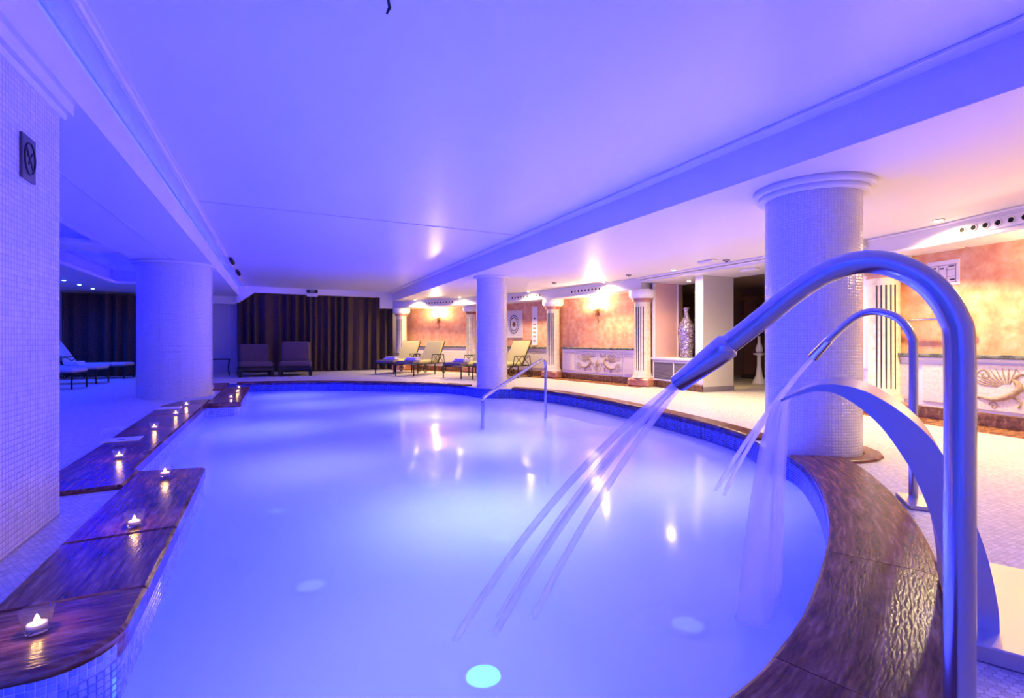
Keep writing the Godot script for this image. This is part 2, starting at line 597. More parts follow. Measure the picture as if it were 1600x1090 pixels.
# ------------------------------------------------------------------ floor, walls, ceilings
func shell() -> void:
	plan()
	var hole := PackedVector2Array(pool_line)
	var wide: PackedVector2Array = Geometry2D.offset_polygon(hole, 0.03)[0]
	var s := st()
	for r in [[-6.6, 1.5], [1.5, 8.4]]:
		var rect := PackedVector2Array([Vector2(r[0], 1.6), Vector2(r[1], 1.6), Vector2(r[1], -17.6), Vector2(r[0], -17.6)])
		for p in Geometry2D.clip_polygons(rect, wide):
			prism(s, p, -0.12, 0.0)
	struct("floor", s, M.deck_mosaic, "pale small-tile pool deck")
	s = st()
	bx(s, Vector3(8.4, -0.12, -17.6), Vector3(15.2, 0.0, 1.6))
	struct("floor", s, M.grey_panel, "cream floor of the dim room past the passage")
	s = st()
	prism(s, hole, DEPTH - 0.1, DEPTH)
	basin = struct("floor_pool", s, M.pool_floor_mosaic, "pale tiled pool floor")
	s = st()
	bx(s, Vector3(-6.8, 2.72, -17.8), Vector3(15.3, 2.9, 1.8))
	struct("ceiling", s, M.ceiling_paint, "smooth white main ceiling over the pool")
	for w in [["wall_left", Vector3(-6.8, -0.12, -17.8), Vector3(-6.6, 2.72, 1.8)], ["wall_near", Vector3(-6.6, -0.12, 1.6), Vector3(15.2, 2.72, 1.8)]]:
		s = st()
		bx(s, w[1], w[2])
		struct(w[0], s, M.white_paint)
	s = st()
	bx(s, Vector3(15.2, -0.12, -17.8), Vector3(15.4, 2.72, 1.8))
	struct("wall_far_right", s, M.tan_paint)

func ceilings() -> void:
	# left beam with its wide soffit
	var s := st()
	bx(s, Vector3(-2.2, 2.40, -17.6), Vector3(-1.05, 2.645, 1.6))
	struct("ceiling", s, M.soffit_paint, "wide white soffit of the beam along the candle side")
	s = st()
	bx(s, Vector3(-2.2, 2.645, -17.6), Vector3(-1.101, 2.72, 1.6))
	struct("trim_17", s, M.soffit_paint, "recessed top of the candle-side beam behind the light slot")
	s = st()
	bx(s, Vector3(-1.10, 2.650, -17.2), Vector3(-1.075, 2.712, 1.6))
	tag(obj("led_light_strip", s, M.led_lamp), "thin blue LED light strip in the slot above the candle-side beam", "light strip")
	s = st()
	bx(s, Vector3(-0.925, 2.685, -17.2), Vector3(-0.885, 2.72, 1.6), 0.008)
	bx(s, Vector3(-0.885, 2.705, -17.2), Vector3(-0.865, 2.72, 1.6))
	struct("trim_1", s, M.white_paint, "slim white ceiling moulding on the candle side")
	s = st()
	bx(s, Vector3(-1.62, 2.392, -17.6), Vector3(-1.61, 2.40, -3.9))
	struct("trim_2", s, M.panel_paint, "joint strip along the candle-side soffit")
	# right lowered ceiling
	s = st()
	bx(s, Vector3(3.69, 2.40, -17.6), Vector3(8.45, 2.72, 1.6))
	struct("ceiling", s, M.soffit_paint, "lowered white ceiling over the plaster wall side")
	s = st()
	bx(s, Vector3(3.53, 2.69, -17.2), Vector3(3.56, 2.72, 1.6), 0.006)
	bx(s, Vector3(3.56, 2.705, -17.2), Vector3(3.69, 2.72, 1.6))
	struct("trim_3", s, M.white_paint, "slim white ceiling moulding over the lowered ceiling edge")
	# fine board joint across the main ceiling
	s = st()
	bx(s, Vector3(-0.86, 2.716, -7.02), Vector3(3.53, 2.72, -7.0))
	struct("trim_4", s, M.panel_paint, "fine joint strip across the main ceiling")
	# left side room: trays in a lowered ceiling
	s = st()
	bx(s, Vector3(-6.6, 2.40, -17.6), Vector3(-3.6, 2.72, 1.6))
	bx(s, Vector3(-3.6, 2.40, -17.6), Vector3(-2.2, 2.72, -14.8))
	bx(s, Vector3(-3.6, 2.40, -9.6), Vector3(-2.2, 2.72, -9.0))
	bx(s, Vector3(-3.6, 2.40, -2.5), Vector3(-2.2, 2.72, 1.6))
	struct("ceiling", s, M.soffit_paint, "coffered white ceiling of the lounge beside the pool")
	for z in [[-14.8, -9.6], [-9.0, -2.5]]:
		s = st()
		bx(s, Vector3(-3.6, 2.40, z[0]), Vector3(-3.50, 2.47, z[1]), 0.01)
		bx(s, Vector3(-2.30, 2.40, z[0]), Vector3(-2.2, 2.47, z[1]), 0.01)
		bx(s, Vector3(-3.6, 2.40, z[0]), Vector3(-2.2, 2.47, z[0] + 0.1), 0.01)
		bx(s, Vector3(-3.6, 2.40, z[1] - 0.1), Vector3(-2.2, 2.47, z[1]), 0.01)
		struct("trim_5" if z[0] < -10 else "trim_6", s, M.white_paint, "white cove moulding round the ceiling tray")
	# ceiling of the dim room
	s = st()
	bx(s, Vector3(8.45, 2.5, -17.6), Vector3(15.2, 2.72, 1.6))
	struct("ceiling", s, M.tan_ceiling, "tan ceiling of the dim room")

# ------------------------------------------------------------------ pool
func slabs(root: Node3D, a: Array, b: Array, every: int, y0 := -0.045, y1 := 0.03) -> void:
	var i := 0
	while i < a.size() - 1:
		var j := mini(i + every, a.size() - 1)
		if a.size() - 1 - j < 2: j = a.size() - 1
		var pa := a.slice(i, j + 1)
		var pb := b.slice(i, j + 1)
		# a hair of joint between slabs
		var n := pa.size()
		pa[0] = pa[0].lerp(pa[1], 0.012)
		pb[0] = pb[0].lerp(pb[1], 0.012)
		pa[n - 1] = pa[n - 1].lerp(pa[n - 2], 0.012)
		pb[n - 1] = pb[n - 1].lerp(pb[n - 2], 0.012)
		var s := st()
		band(s, pa, pb, y0, y1 - rng.randf() * 0.002)
		obj("slab", s, M.travertine, root)
		i = j

func line2(a: Vector2, b: Vector2, n: int) -> Array:
	var o := []
	for k in n + 1: o.append(a.lerp(b, float(k) / n))
	return o

func pool() -> void:
	# walls: blue mosaic on the curved side, pale mosaic on the stepped side
	var s := st()
	var closed := pool_line.duplicate()
	closed.append(pool_line[0])
	wall_strip(s, right_line, DEPTH, 0.0)
	obj("curved_wall", s, M.pool_mosaic, basin).set_meta("label", "deep blue mosaic wall")
	s = st()
	wall_strip(s, closed.slice(right_line.size() - 1), DEPTH, -0.001)
	var face_root := obj("stepped_wall", s, M.light_mosaic, basin)
	face_root.set_meta("label", "pale mosaic wall")
	# bench step under water along the far right
	s = st()
	var inner := []
	var outer := []
	for i in range(60, 118):
		if i < right_line.size():
			outer.append(right_line[i])
	var step := catmull([Vector2(4.16, -3.5), Vector2(4.1, -5.2), Vector2(3.95, -7.0), Vector2(3.75, -8.8), Vector2(3.5, -10.2)], 6)
	var poly := PackedVector2Array()
	for p in step: poly.append(p)
	var back := []
	for p in right_line:
		if p.y < -3.6 and p.y > -10.5 and p.x > 3.4: back.append(p)
	back.reverse()
	for p in back: poly.append(p)
	prism(s, poly, DEPTH, -0.42)
	obj("bench_step", s, M.pool_floor_mosaic, basin)
	# water
	s = st(true)
	var t := Geometry2D.triangulate_polygon(PackedVector2Array(pool_line))
	var f := FastNoiseLite.new()
	f.seed = 3
	f.frequency = 0.55
	var x := -1.3
	var cell := 0.16
	var hole := PackedVector2Array(pool_line)
	while x < 5.0:
		var z := -13.2
		while z < -0.8:
			var sq := PackedVector2Array([Vector2(x, z), Vector2(x + cell, z), Vector2(x + cell, z + cell), Vector2(x, z + cell)])
			var pieces := []
			var inside := 0
			for q in sq:
				if Geometry2D.is_point_in_polygon(q, hole): inside += 1
			if inside == 4: pieces = [sq]
			elif inside > 0: pieces = Geometry2D.intersect_polygons(sq, hole)
			for p in pieces:
				var tr := Geometry2D.triangulate_polygon(p)
				for k in range(0, tr.size(), 3):
					var pts := []
					for j in 3:
						var q: Vector2 = p[tr[k + j]]
						pts.append(Vector3(q.x, WATER + f.get_noise_2d(q.x, q.y) * 0.012, q.y))
					face(s, pts, pts[0] + Vector3(0, -1, 0))
			z += cell
		x += cell
	var wt := obj("pool_water", s, M.water)
	tag(wt, "milky glowing blue-white water filling the indoor pool", "water", "", "stuff")
	# curved coping of brown travertine slabs
	var c := thing("curved_coping", "wet brown travertine coping curving round the fountain side of the pool", "coping")
	var near := []
	var far := []
	for p in right_line:
		if p.x >= 0.1 and p.y > -2.72 and p.y > -3.0 and far.is_empty(): near.append(p)
		else: far.append(p)
	slabs(c, near, shifted(near, 0.41), 11)
	# slabs round the column foot
	var ring_in := []
	var ring_out := []
	for k in 13:
		var an := deg_to_rad(150.0 - 21.0 * k + 0.0)
		ring_in.append(Vector2(4.45, -2.80) + Vector2(cos(an), sin(an)) * 0.392)
		ring_out.append(Vector2(4.45, -2.80) + Vector2(cos(an), sin(an)) * 0.53)
	slabs(c, ring_in.slice(0, 10), ring_out.slice(0, 10), 3, -0.03, 0.026)
	var fc := thing("far_coping", "narrow brown stone coping along the far curved edge of the pool", "coping")
	var off_far := shifted(far, 0.24)
	var part_a := []
	var part_b := []
	for i in far.size():
		var q: Vector2 = far[i]
		if q.y > -3.3 or q.x < -0.9 or q.distance_to(Vector2(4.25, -9.72)) < 0.62: continue
		if q.y > -9.4: part_a.append(i)
		else: part_b.append(i)
	for part in [part_a, part_b]:
		slabs(fc, part.map(func(i): return far[i]), part.map(func(i): return off_far[i]), 8)
	# stepped coping
	var lc := thing("stepped_coping", "dark travertine coping in stepped blocks carrying the tealights", "coping")
	var y := 0.03
	var edges := [
		[[Vector2(-1.0, -13.1), Vector2(-1.0, -11.82)], -0.42],
		[[Vector2(-1.42, -8.5), Vector2(-1.42, -4.12)], 0.42],
	]
	# block nearest the camera: a wide near slab with a rounded corner, then slabs along the side
	var corner := PackedVector2Array([Vector2(-1.72, -2.36), Vector2(-1.72, -1.90)])
	for k in 9:
		var a := PI / 2.0 - PI / 2.0 * k / 8.0
		corner.append(Vector2(-0.655 + 0.195 * cos(a), -2.095 + 0.195 * sin(a)))
	corner.append_array([Vector2(-0.46, -2.36)])
	stone(lc, corner, y)
	stone(lc, PackedVector2Array([Vector2(-0.93, -2.364), Vector2(-0.46, -2.364), Vector2(-0.47, -3.05), Vector2(-0.93, -3.02)]), y - 0.001)
	stone(lc, PackedVector2Array([Vector2(-0.93, -3.024), Vector2(-0.47, -3.054), Vector2(-0.48, -3.78), Vector2(-0.93, -3.74)]), y + 0.001)
	var tip := PackedVector2Array([Vector2(-0.93, -4.10), Vector2(-0.93, -3.744), Vector2(-0.48, -3.784), Vector2(-0.49, -4.34)])
	for k in 6:
		var a := PI / 2.0 * k / 5.0
		tip.append(Vector2(-0.58 + 0.09 * cos(a), -4.37 - 0.09 * sin(a)))
	tip.append_array([Vector2(-0.93, -4.53)])
	stone(lc, tip, y)
	stone(lc, PackedVector2Array([Vector2(-0.934, -4.10), Vector2(-0.934, -4.53), Vector2(-0.98, -4.54), Vector2(-0.99, -5.6), Vector2(-1.48, -5.55), Vector2(-1.46, -4.06)]), y + 0.001)
	for k in 3:
		var z0 := -5.56 - k * 1.1
		stone(lc, PackedVector2Array([Vector2(-1.48 - 0.03 * k, z0), Vector2(-0.99, z0 - 0.05), Vector2(-0.99, z0 - 1.14), Vector2(-1.51 - 0.03 * k, z0 - 1.095)]), y - 0.001 * (k % 2))
	stone(lc, PackedVector2Array([Vector2(-1.57, -8.87), Vector2(-0.99, -8.92), Vector2(-0.99, -9.5), Vector2(-1.4, -9.5)]), y)
	stone(lc, PackedVector2Array([Vector2(-0.985, -8.88), Vector2(-0.51, -8.88), Vector2(-0.51, -9.9), Vector2(-0.985, -9.9)]), y + 0.001)
	stone(lc, PackedVector2Array([Vector2(-0.985, -9.905), Vector2(-0.51, -9.905), Vector2(-0.51, -10.9), Vector2(-0.985, -10.9)]), y)
	stone(lc, PackedVector2Array([Vector2(-0.985, -10.905), Vector2(-0.51, -10.905), Vector2(-0.51, -11.82), Vector2(-0.985, -11.82)]), y + 0.001)
	stone(lc, PackedVector2Array([Vector2(-1.45, -11.4), Vector2(-0.99, -11.4), Vector2(-0.99, -13.1), Vector2(-1.45, -13.1)]), y)
	# tile pieces on the near block, each one set by hand
	var tiles := []
	for k in 4:
		var ss := st()
		box(ss, Vector3.ZERO, Vector3(0.0212, 0.0212, 0.006), 0.002)
		ss.generate_normals()
		tiles.append(ss.commit())
	var tm := []
	for k in 5: tm.append(mat("pool_tile_%d" % k, Color(0.56, 0.64, 0.80).lerp(Color(0.72, 0.76, 0.88), k / 4.0), 0.15))
	var run := []
	var pl := pool_line
	for i in range(pl.size() - 1, 0, -1):
		if pl[i].y < -1.9 and pl[i].y > -4.4 and pl[i].x > -1.35 and pl[i].x < -0.3: run.append(Vector2(maxf(pl[i].x, -0.92), pl[i].y))
	var walk := 0.0
	var count := 0
	var curve := Curve2D.new()
	for p in run: curve.add_point(p)
	while walk < curve.get_baked_length() - 0.04 and count < 295:
		var p := curve.sample_baked(walk + 0.0118)
		var tan := (curve.sample_baked(walk + 0.0235) - curve.sample_baked(walk)).normalized()
		var out := Vector2(-tan.y, tan.x)
		if Geometry2D.is_point_in_polygon(p + out * 0.02, hole) == false: out = -out
		var bb := Basis(Vector3(tan.x, 0, tan.y), Vector3.UP, Vector3(tan.x, 0, tan.y).cross(Vector3.UP))
		for r in 6:
			var q := p + out * 0.002
			inst("tile", tiles[count % 4], tm[rng.randi() % 5], face_root, Transform3D(bb, Vector3(q.x, -0.064 - r * 0.0235, q.y)))
			count += 1
		walk += 0.0235
	# hexagonal deck tiles that show singly beside the big pipe
	var hexm := st()
	var hp := PackedVector2Array()
	for k in 6: hp.append(Vector2(cos(TAU * (k + 0.5) / 6), sin(TAU * (k + 0.5) / 6)) * 0.0135)
	prism(hexm, hp, 0.0, 0.004)
	hexm.generate_normals()
	var hmesh := hexm.commit()
	var hm := []
	for k in 4: hm.append(mat("deck_tile_%d" % k, Color(0.80, 0.76, 0.72).lerp(Color(0.90, 0.87, 0.82), k / 3.0), 0.3))
	var fl: Node3D = get_node("floor")
	var hcount := 0
	for j in 26:
		for i in 40:
			if hcount >= 298: break
			var p := Vector2(1.40 + (i + 0.5 * (j % 2)) * 0.026, -0.36 - j * 0.0225)
			var lim := -0.28 - (p.x - 1.1) * 0.36
			if p.y > -0.36 + 0.02 or p.y < lim - 0.02: continue
			if (p - Vector2(1.46, -0.566)).length() < 0.07: continue
			inst("tile", hmesh, hm[rng.randi() % 4], fl, Transform3D(Basis(), Vector3(p.x, 0.0, p.y)))
			hcount += 1

func stone(root: Node3D, poly: PackedVector2Array, y1: float) -> void:
	var s := st()
	swap_uv = root.get_child_count() > 0
	var a2 := 0.0
	for i in poly.size(): a2 += poly[i].cross(poly[(i + 1) % poly.size()])
	var p := poly.duplicate()
	if a2 < 0: p.reverse()
	var shr := Geometry2D.offset_polygon(p, -0.012, Geometry2D.JOIN_MITER)
	prism(s, p, -0.05, y1 - 0.012)
	if shr.size() and shr[0].size() == p.size():
		var q: PackedVector2Array = shr[0]
		var best := 0
		for k in q.size():
			if q[k].distance_to(p[0]) < q[best].distance_to(p[0]): best = k
		var n := p.size()
		var mid := Vector3(p[0].x, -1.0, p[0].y)
		for i in n:
			var i1 := (i + 1) % n
			var qa := q[(best + i) % n]
			var qb := q[(best + i1) % n]
			face(s, [v3(p[i], y1 - 0.012), v3(p[i1], y1 - 0.012), v3(qb, y1), v3(qa, y1)], mid)
		var tr := Geometry2D.triangulate_polygon(q)
		for k in range(0, tr.size(), 3):
			face(s, [v3(q[tr[k]], y1), v3(q[tr[k + 1]], y1), v3(q[tr[k + 2]], y1)], mid)
	swap_uv = false
	obj("slab", s, M.travertine, root)

# ------------------------------------------------------------------ columns
func round_column(label: String, at: Vector2, r: float, y0: float, y1: float, rings: Array, m: Material) -> void:
	var t := thing("mosaic_column", label, "column", Vector3(at.x, 0, at.y))
	var s := st(true)
	lathe(s, [Vector2(r, y0), Vector2(r, y1)], 72)
	obj("shaft", s, m, t)
	for g in rings:
		s = st(true)
		lathe(s, [Vector2(r, g[1]), Vector2(g[0] - 0.01, g[1]), Vector2(g[0], g[1] + 0.01), Vector2(g[0], g[2]), Vector2(r, g[2])], 64)
		obj("collar", s, M.soffit_paint, t)

func columns() -> void:
	round_column("round white mosaic column beside the steel fountain pipes", Vector2(4.45, -2.80), 0.385, -0.3, 2.40, [[0.49, 2.345, 2.40], [0.445, 2.30, 2.345]], M.column_mosaic)
	round_column("round mosaic column at the pool edge behind the handrail", Vector2(4.25, -9.72), 0.335, -0.4, 2.40, [[0.40, 2.365, 2.40]], M.column_mosaic)
	round_column("stout round mosaic column beyond the candle-lit coping", Vector2(-1.65, -10.62), 0.575, 0.0, 2.40, [[0.65, 2.36, 2.40]], M.column_mosaic)
	var t := thing("mosaic_pillar", "square white mosaic pillar carrying the no-diving sign", "pillar")
	var s := st()
	bx(s, Vector3(-2.0, 0, -3.65), Vector3(-1.12, 2.33, -2.6), 0.012)
	obj("shaft", s, M.pillar_mosaic, t)
	s = st()
	bx(s, Vector3(-2.08, 2.33, -3.72), Vector3(-1.08, 2.40, -2.52))
	obj("collar", s, M.soffit_paint, t)
	s = st()
	bx(s, Vector3(-2.05, 2.29, -3.69), Vector3(-1.10, 2.33, -2.55), 0.01)
	obj("collar", s, M.white_paint, t)

# ------------------------------------------------------------------ plaster wall side
var cols := [Vector2(3.95, -16.95), Vector2(5.73, -14.75), Vector2(6.87, -11.5), Vector2(7.39, -8.47), Vector2(7.62, -3.78)]

func across(a: Vector2, b: Vector2) -> Vector2:      # normal of a wall run that looks towards the pool
	var d := (b - a).normalized()
	var n := Vector2(d.y, -d.x)
	return n if n.dot(Vector2(2.5, -7.0) - a) > 0 else -n

# a box laid along a wall run: u0..u1 metres from a, y0..y1, d0..d1 metres out from the wall
func along(s: SurfaceTool, a: Vector2, b: Vector2, u0: float, u1: float, y0: float, y1: float, d0: float, d1: float, ch := 0.0) -> void:
	var d := (b - a).normalized()
	var n := across(a, b)
	var c := a + d * (u0 + u1) / 2.0 + n * (d0 + d1) / 2.0
	box(s, Vector3(c.x, (y0 + y1) / 2.0, c.y), Vector3(u1 - u0, y1 - y0, d1 - d0), ch, Basis(Vector3(d.x, 0, d.y), Vector3.UP, Vector3(d.x, 0, d.y).cross(Vector3.UP)))

func on(a: Vector2, b: Vector2, u: float, y: float, out: float) -> Vector3:
	var c := a + (b - a).normalized() * u + across(a, b) * out
	return Vector3(c.x, y, c.y)

func frame_of(a: Vector2, b: Vector2) -> Basis:
	var n := across(a, b)
	return Basis(Vector3.UP.cross(Vector3(n.x, 0, n.y)), Vector3.UP, Vector3(n.x, 0, n.y))

func dado(root: Node3D, a: Vector2, b: Vector2, u0: float, u1: float, relief: bool, margin := -1.0) -> void:
	var s := st()
	along(s, a, b, u0, u1, 0.16, 0.80, 0.0, 0.10)
	obj("dado", s, M.white_paint, root)
	s = st()
	along(s, a, b, u0, u1, 0.80, 0.845, -0.02, 0.17, 0.008)
	obj("shelf", s, M.green_marble, root)
	s = st()
	along(s, a, b, u0, u1, 0.76, 0.80, 0.10, 0.13, 0.01)
	obj("moulding", s, M.white_paint, root)
	s = st()
	along(s, a, b, u0, u1, 0.0, 0.16, 0.0, 0.13, 0.01)
	obj("plinth", s, M.brown_marble, root)
	var w := u1 - u0
	var side := minf(0.55, w * 0.24) if margin < 0.0 else margin
	for q in ([] if margin >= 0.0 else [[u0 + 0.05, u0 + side - 0.05], [u1 - side + 0.05, u1 - 0.05]] if relief else [[u0 + 0.06, (u0 + u1) / 2 - 0.05], [(u0 + u1) / 2 + 0.05, u1 - 0.06]]):
		s = st()
		along(s, a, b, q[0], q[1], 0.22, 0.70, 0.10, 0.118, 0.008)
		obj("panel", s, M.relief_ground, root)
	if relief:
		s = st()
		along(s, a, b, u0 + side, u1 - side, 0.20, 0.73, 0.10, 0.115)
		obj("panel", s, M.relief_ground, root)
		s = st(true)
		carve(s, on(a, b, (u0 + u1) / 2, 0.465, 0.115), frame_of(a, b), (w - side * 2) / 2.0)
		var o := obj("carved_relief", s, M.relief_stone, root)
		o.set_meta("label", "carved winged beasts and scrolls in low relief")

# low relief: a pair of winged beasts facing an urn, with scrolling tails
func carve(s: SurfaceTool, c: Vector3, b: Basis, half: float) -> void:
	var put := func(pts: Array, r) -> void:
		var q := []
		for p in pts: q.append(c + b * Vector3(p.x, p.y, 0.0))
		tube(s, q, r, 5, false)
	var k := half / 0.72
	for m in [-1.0, 1.0]:
		var body := catmull([Vector2(m * 0.20 * k, 0.17), Vector2(m * 0.25 * k, 0.11), Vector2(m * 0.21 * k, 0.02), Vector2(m * 0.28 * k, -0.08), Vector2(m * 0.40 * k, -0.14), Vector2(m * 0.52 * k, -0.12)], 4)
		var rr := []
		for i in body.size(): rr.append(0.012 + 0.026 * sin(PI * i / (body.size() - 1)))
		put.call(body, rr)
		put.call([Vector2(m * 0.20 * k, 0.17), Vector2(m * 0.15 * k, 0.16), Vector2(m * 0.12 * k, 0.13)], 0.014)
		put.call([Vector2(m * 0.21 * k, 0.18), Vector2(m * 0.24 * k, 0.22)], 0.007)
		put.call([Vector2(m * 0.22 * k, 0.0), Vector2(m * 0.13 * k, -0.03), Vector2(m * 0.12 * k, -0.10)], 0.012)
		put.call([Vector2(m * 0.28 * k, -0.08), Vector2(m * 0.20 * k, -0.14), Vector2(m * 0.22 * k, -0.21)], 0.014)
		for i in 10:
			var a := deg_to_rad(20.0 + 9.0 * i)
			var root := Vector2(m * 0.30 * k, -0.01)
			var tipp := root + Vector2(m * cos(a) * 0.30 * k, sin(a) * 0.235)
			put.call([root.lerp(tipp, 0.25), root.lerp(tipp, 0.65) + Vector2(0, -0.012), tipp], [0.006, 0.0105, 0.005])
		var curl := []
		for i in 26:
			var a := i * 0.42
			var r := 0.095 - i * 0.0032
			curl.append(Vector2(m * (0.60 * k + cos(a) * r), -0.10 + sin(a) * r))
		put.call(curl, 0.010)
		for i in 5:
			var a := deg_to_rad(200.0 + 35.0 * i)
			put.call([Vector2(m * 0.60 * k + m * cos(a) * 0.09, -0.10 + sin(a) * 0.09), Vector2(m * 0.60 * k + m * cos(a) * 0.125, -0.10 + sin(a) * 0.125)], [0.012, 0.004])
		for c2 in [[0.47, 0.14, 0.07, 1.0], [0.62, 0.12, 0.06, -1.0], [0.40, -0.21, 0.045, 1.0], [0.10, 0.19, 0.045, -1.0]]:
			var sp := []
			for i in 18:
				var a: float = i * 0.45 * c2[3]
				var r: float = c2[2] * (1.0 - i / 22.0)
				sp.append(Vector2(m * (c2[0] * k + cos(a) * r), c2[1] + sin(a) * r))
			put.call(sp, 0.008)
		put.call(catmull([Vector2(m * 0.05 * k, -0.2), Vector2(m * 0.10 * k, -0.14), Vector2(m * 0.05 * k, -0.08), Vector2(m * 0.09 * k, 0.0)], 4), 0.009)
	put.call([Vector2(0, -0.22), Vector2(0, -0.14), Vector2(0, -0.06), Vector2(0, 0.02), Vector2(0, 0.06)], [0.05, 0.018, 0.05, 0.045, 0.02])
	put.call([Vector2(0, 0.06), Vector2(0, 0.12)], [0.02, 0.006])

func wall_column(label: String, at: Vector2, face_to: Vector2) -> void:
	var n := (face_to - at).normalized()
	var t := thing("wall_column", label, "column", Vector3(at.x, 0, at.y), atan2(n.x, n.y), "fluted columns of the plaster wall")
	var s := st()
	box(s, Vector3(0, 0.09, 0), Vector3(0.52, 0.18, 0.46), 0.03)
	obj("pedestal", s, M.pink_marble, t)
	s = st(true)
	lathe(s, [Vector2(0.235, 0.18), Vector2(0.235, 0.215), Vector2(0.20, 0.235), Vector2(0.205, 0.27), Vector2(0.185, 0.29), Vector2(0.175, 1.86), Vector2(0.19, 1.87)], 40)
	obj("shaft", s, M.cream_stone, t)
	s = st(true)
	lathe(s, [Vector2(0.19, 1.87), Vector2(0.215, 1.885), Vector2(0.20, 1.91), Vector2(0.235, 1.925), Vector2(0.22, 1.945), Vector2(0.25, 1.955)], 40)
	obj("neck_ring", s, M.pink_marble, t)
	s = st(true)
	lathe(s, [Vector2(0.24, 1.95), Vector2(0.285, 2.0), Vector2(0.295, 2.03), Vector2(0.295, 2.145), Vector2(0.0, 2.145)], 40)
	obj("capital", s, M.white_paint, t)
	for k in 5:
		var a := deg_to_rad(90.0 + (k - 2) * 17.0)
		s = st()
		box(s, Vector3(cos(a) * 0.1795, 1.06, sin(a) * 0.1795), Vector3(0.020, 1.42, 0.010), 0.003, Basis(Vector3.UP, PI / 2 - a))
		obj("flute", s, M.dark_inlay, t)

func run_wall(called: String, pts: Array, y1: float, m: Material, label: String) -> MeshInstance3D:
	var s := st()
	for i in pts.size() - 1:
		var n := across(pts[i], pts[i + 1])
		prism(s, PackedVector2Array([pts[i], pts[i + 1], pts[i + 1] - n * 0.15, pts[i] - n * 0.15]), -0.05, y1)
	return struct(called, s, m, label)

func vent(a: Vector2, b: Vector2, u: float, y: float, out: float, label: String) -> void:
	var t := thing("fascia_vent", label, "air vent", Vector3.ZERO, 0.0, "air vents in the white fascia")
	var f := frame_of(a, b)
	var c := on(a, b, u, y, out)
	var s := st()
	box(s, c + f * Vector3(0, 0, 0.006), Vector3(1.28, 0.125, 0.016), 0.004, f)
	obj("plate", s, M.white_paint, t)
	for k in 10:
		s = st(true)
		var x := -0.54 + 0.12 * k
		var tr := Transform3D(f * Basis(Vector3.RIGHT, PI / 2), c + f * Vector3(x, 0, 0.013))
		lathe(s, [Vector2(0.036, 0.0), Vector2(0.042, 0.008), Vector2(0.030, 0.012), Vector2(0.027, 0.004)], 16, tr)
		var o := obj("nozzle", s, M.white_paint, t)
		s = st()
		lathe(s, [Vector2(0.028, 0.005), Vector2(0.0, 0.0045)], 14, tr)
		obj("opening_shade", s, M.hole, o)  # flat dark disc painted in for the shade inside the nozzle

func fascia(called: String, pts: Array, y0: float, label: String) -> void:
	var s := st()
	for i in pts.size() - 1:
		var n := across(pts[i], pts[i + 1])
		prism(s, PackedVector2Array([pts[i], pts[i + 1], pts[i + 1] - n * 0.75, pts[i] - n * 0.75]), y0 + 0.0, 2.399)
	for i in pts.size() - 1:
		var l: float = pts[i].distance_to(pts[i + 1])
		along(s, pts[i], pts[i + 1], -0.02, l + 0.02, y0, y0 + 0.035, 0.0, 0.03, 0.008)
		along(s, pts[i], pts[i + 1], -0.02, l + 0.02, 2.37, 2.399, 0.0, 0.025, 0.008)
	struct(called, s, M.white_paint, label)

func sconce(a: Vector2, b: Vector2, u: float, label: String, e: float) -> void:
	var f := frame_of(a, b)
	var t := thing("wall_sconce", label, "wall lamp", on(a, b, u, 1.74, 0.0), 0.0, "gilt wall sconces")
	t.basis = f
	var s := st(true)
	tube(s, catmull([Vector3(0, -0.30, 0.02), Vector3(0.05, -0.20, 0.03), Vector3(-0.05, -0.10, 0.04), Vector3(0.02, 0.0, 0.10), Vector3(0, 0.06, 0.17)], 5), 0.010, 8)
	tube(s, catmull([Vector3(0, -0.12, 0.02), Vector3(0.09, -0.06, 0.04), Vector3(0.06, 0.02, 0.04), Vector3(0.02, -0.02, 0.03)], 5), 0.007, 6)
	obj("stem", s, M.gilt, t)
	s = st()
	box(s, Vector3(0, 0, 0.012), Vector3(0.09, 0.16, 0.02), 0.01)
	obj("back_plate", s, M.gilt, t)
	s = st(true)
	lathe(s, [Vector2(0.02, 0.0), Vector2(0.07, 0.03), Vector2(0.12, 0.10), Vector2(0.115, 0.10), Vector2(0.065, 0.036), Vector2(0.0, 0.012)], 24, Transform3D(Basis(), Vector3(0, 0.05, 0.17)))
	obj("lamp_shade", s, M.sconce_lamp, t)
	omni("sconce_light", t, Vector3(0, 0.20, 0.17), WARM, e, 0.06)

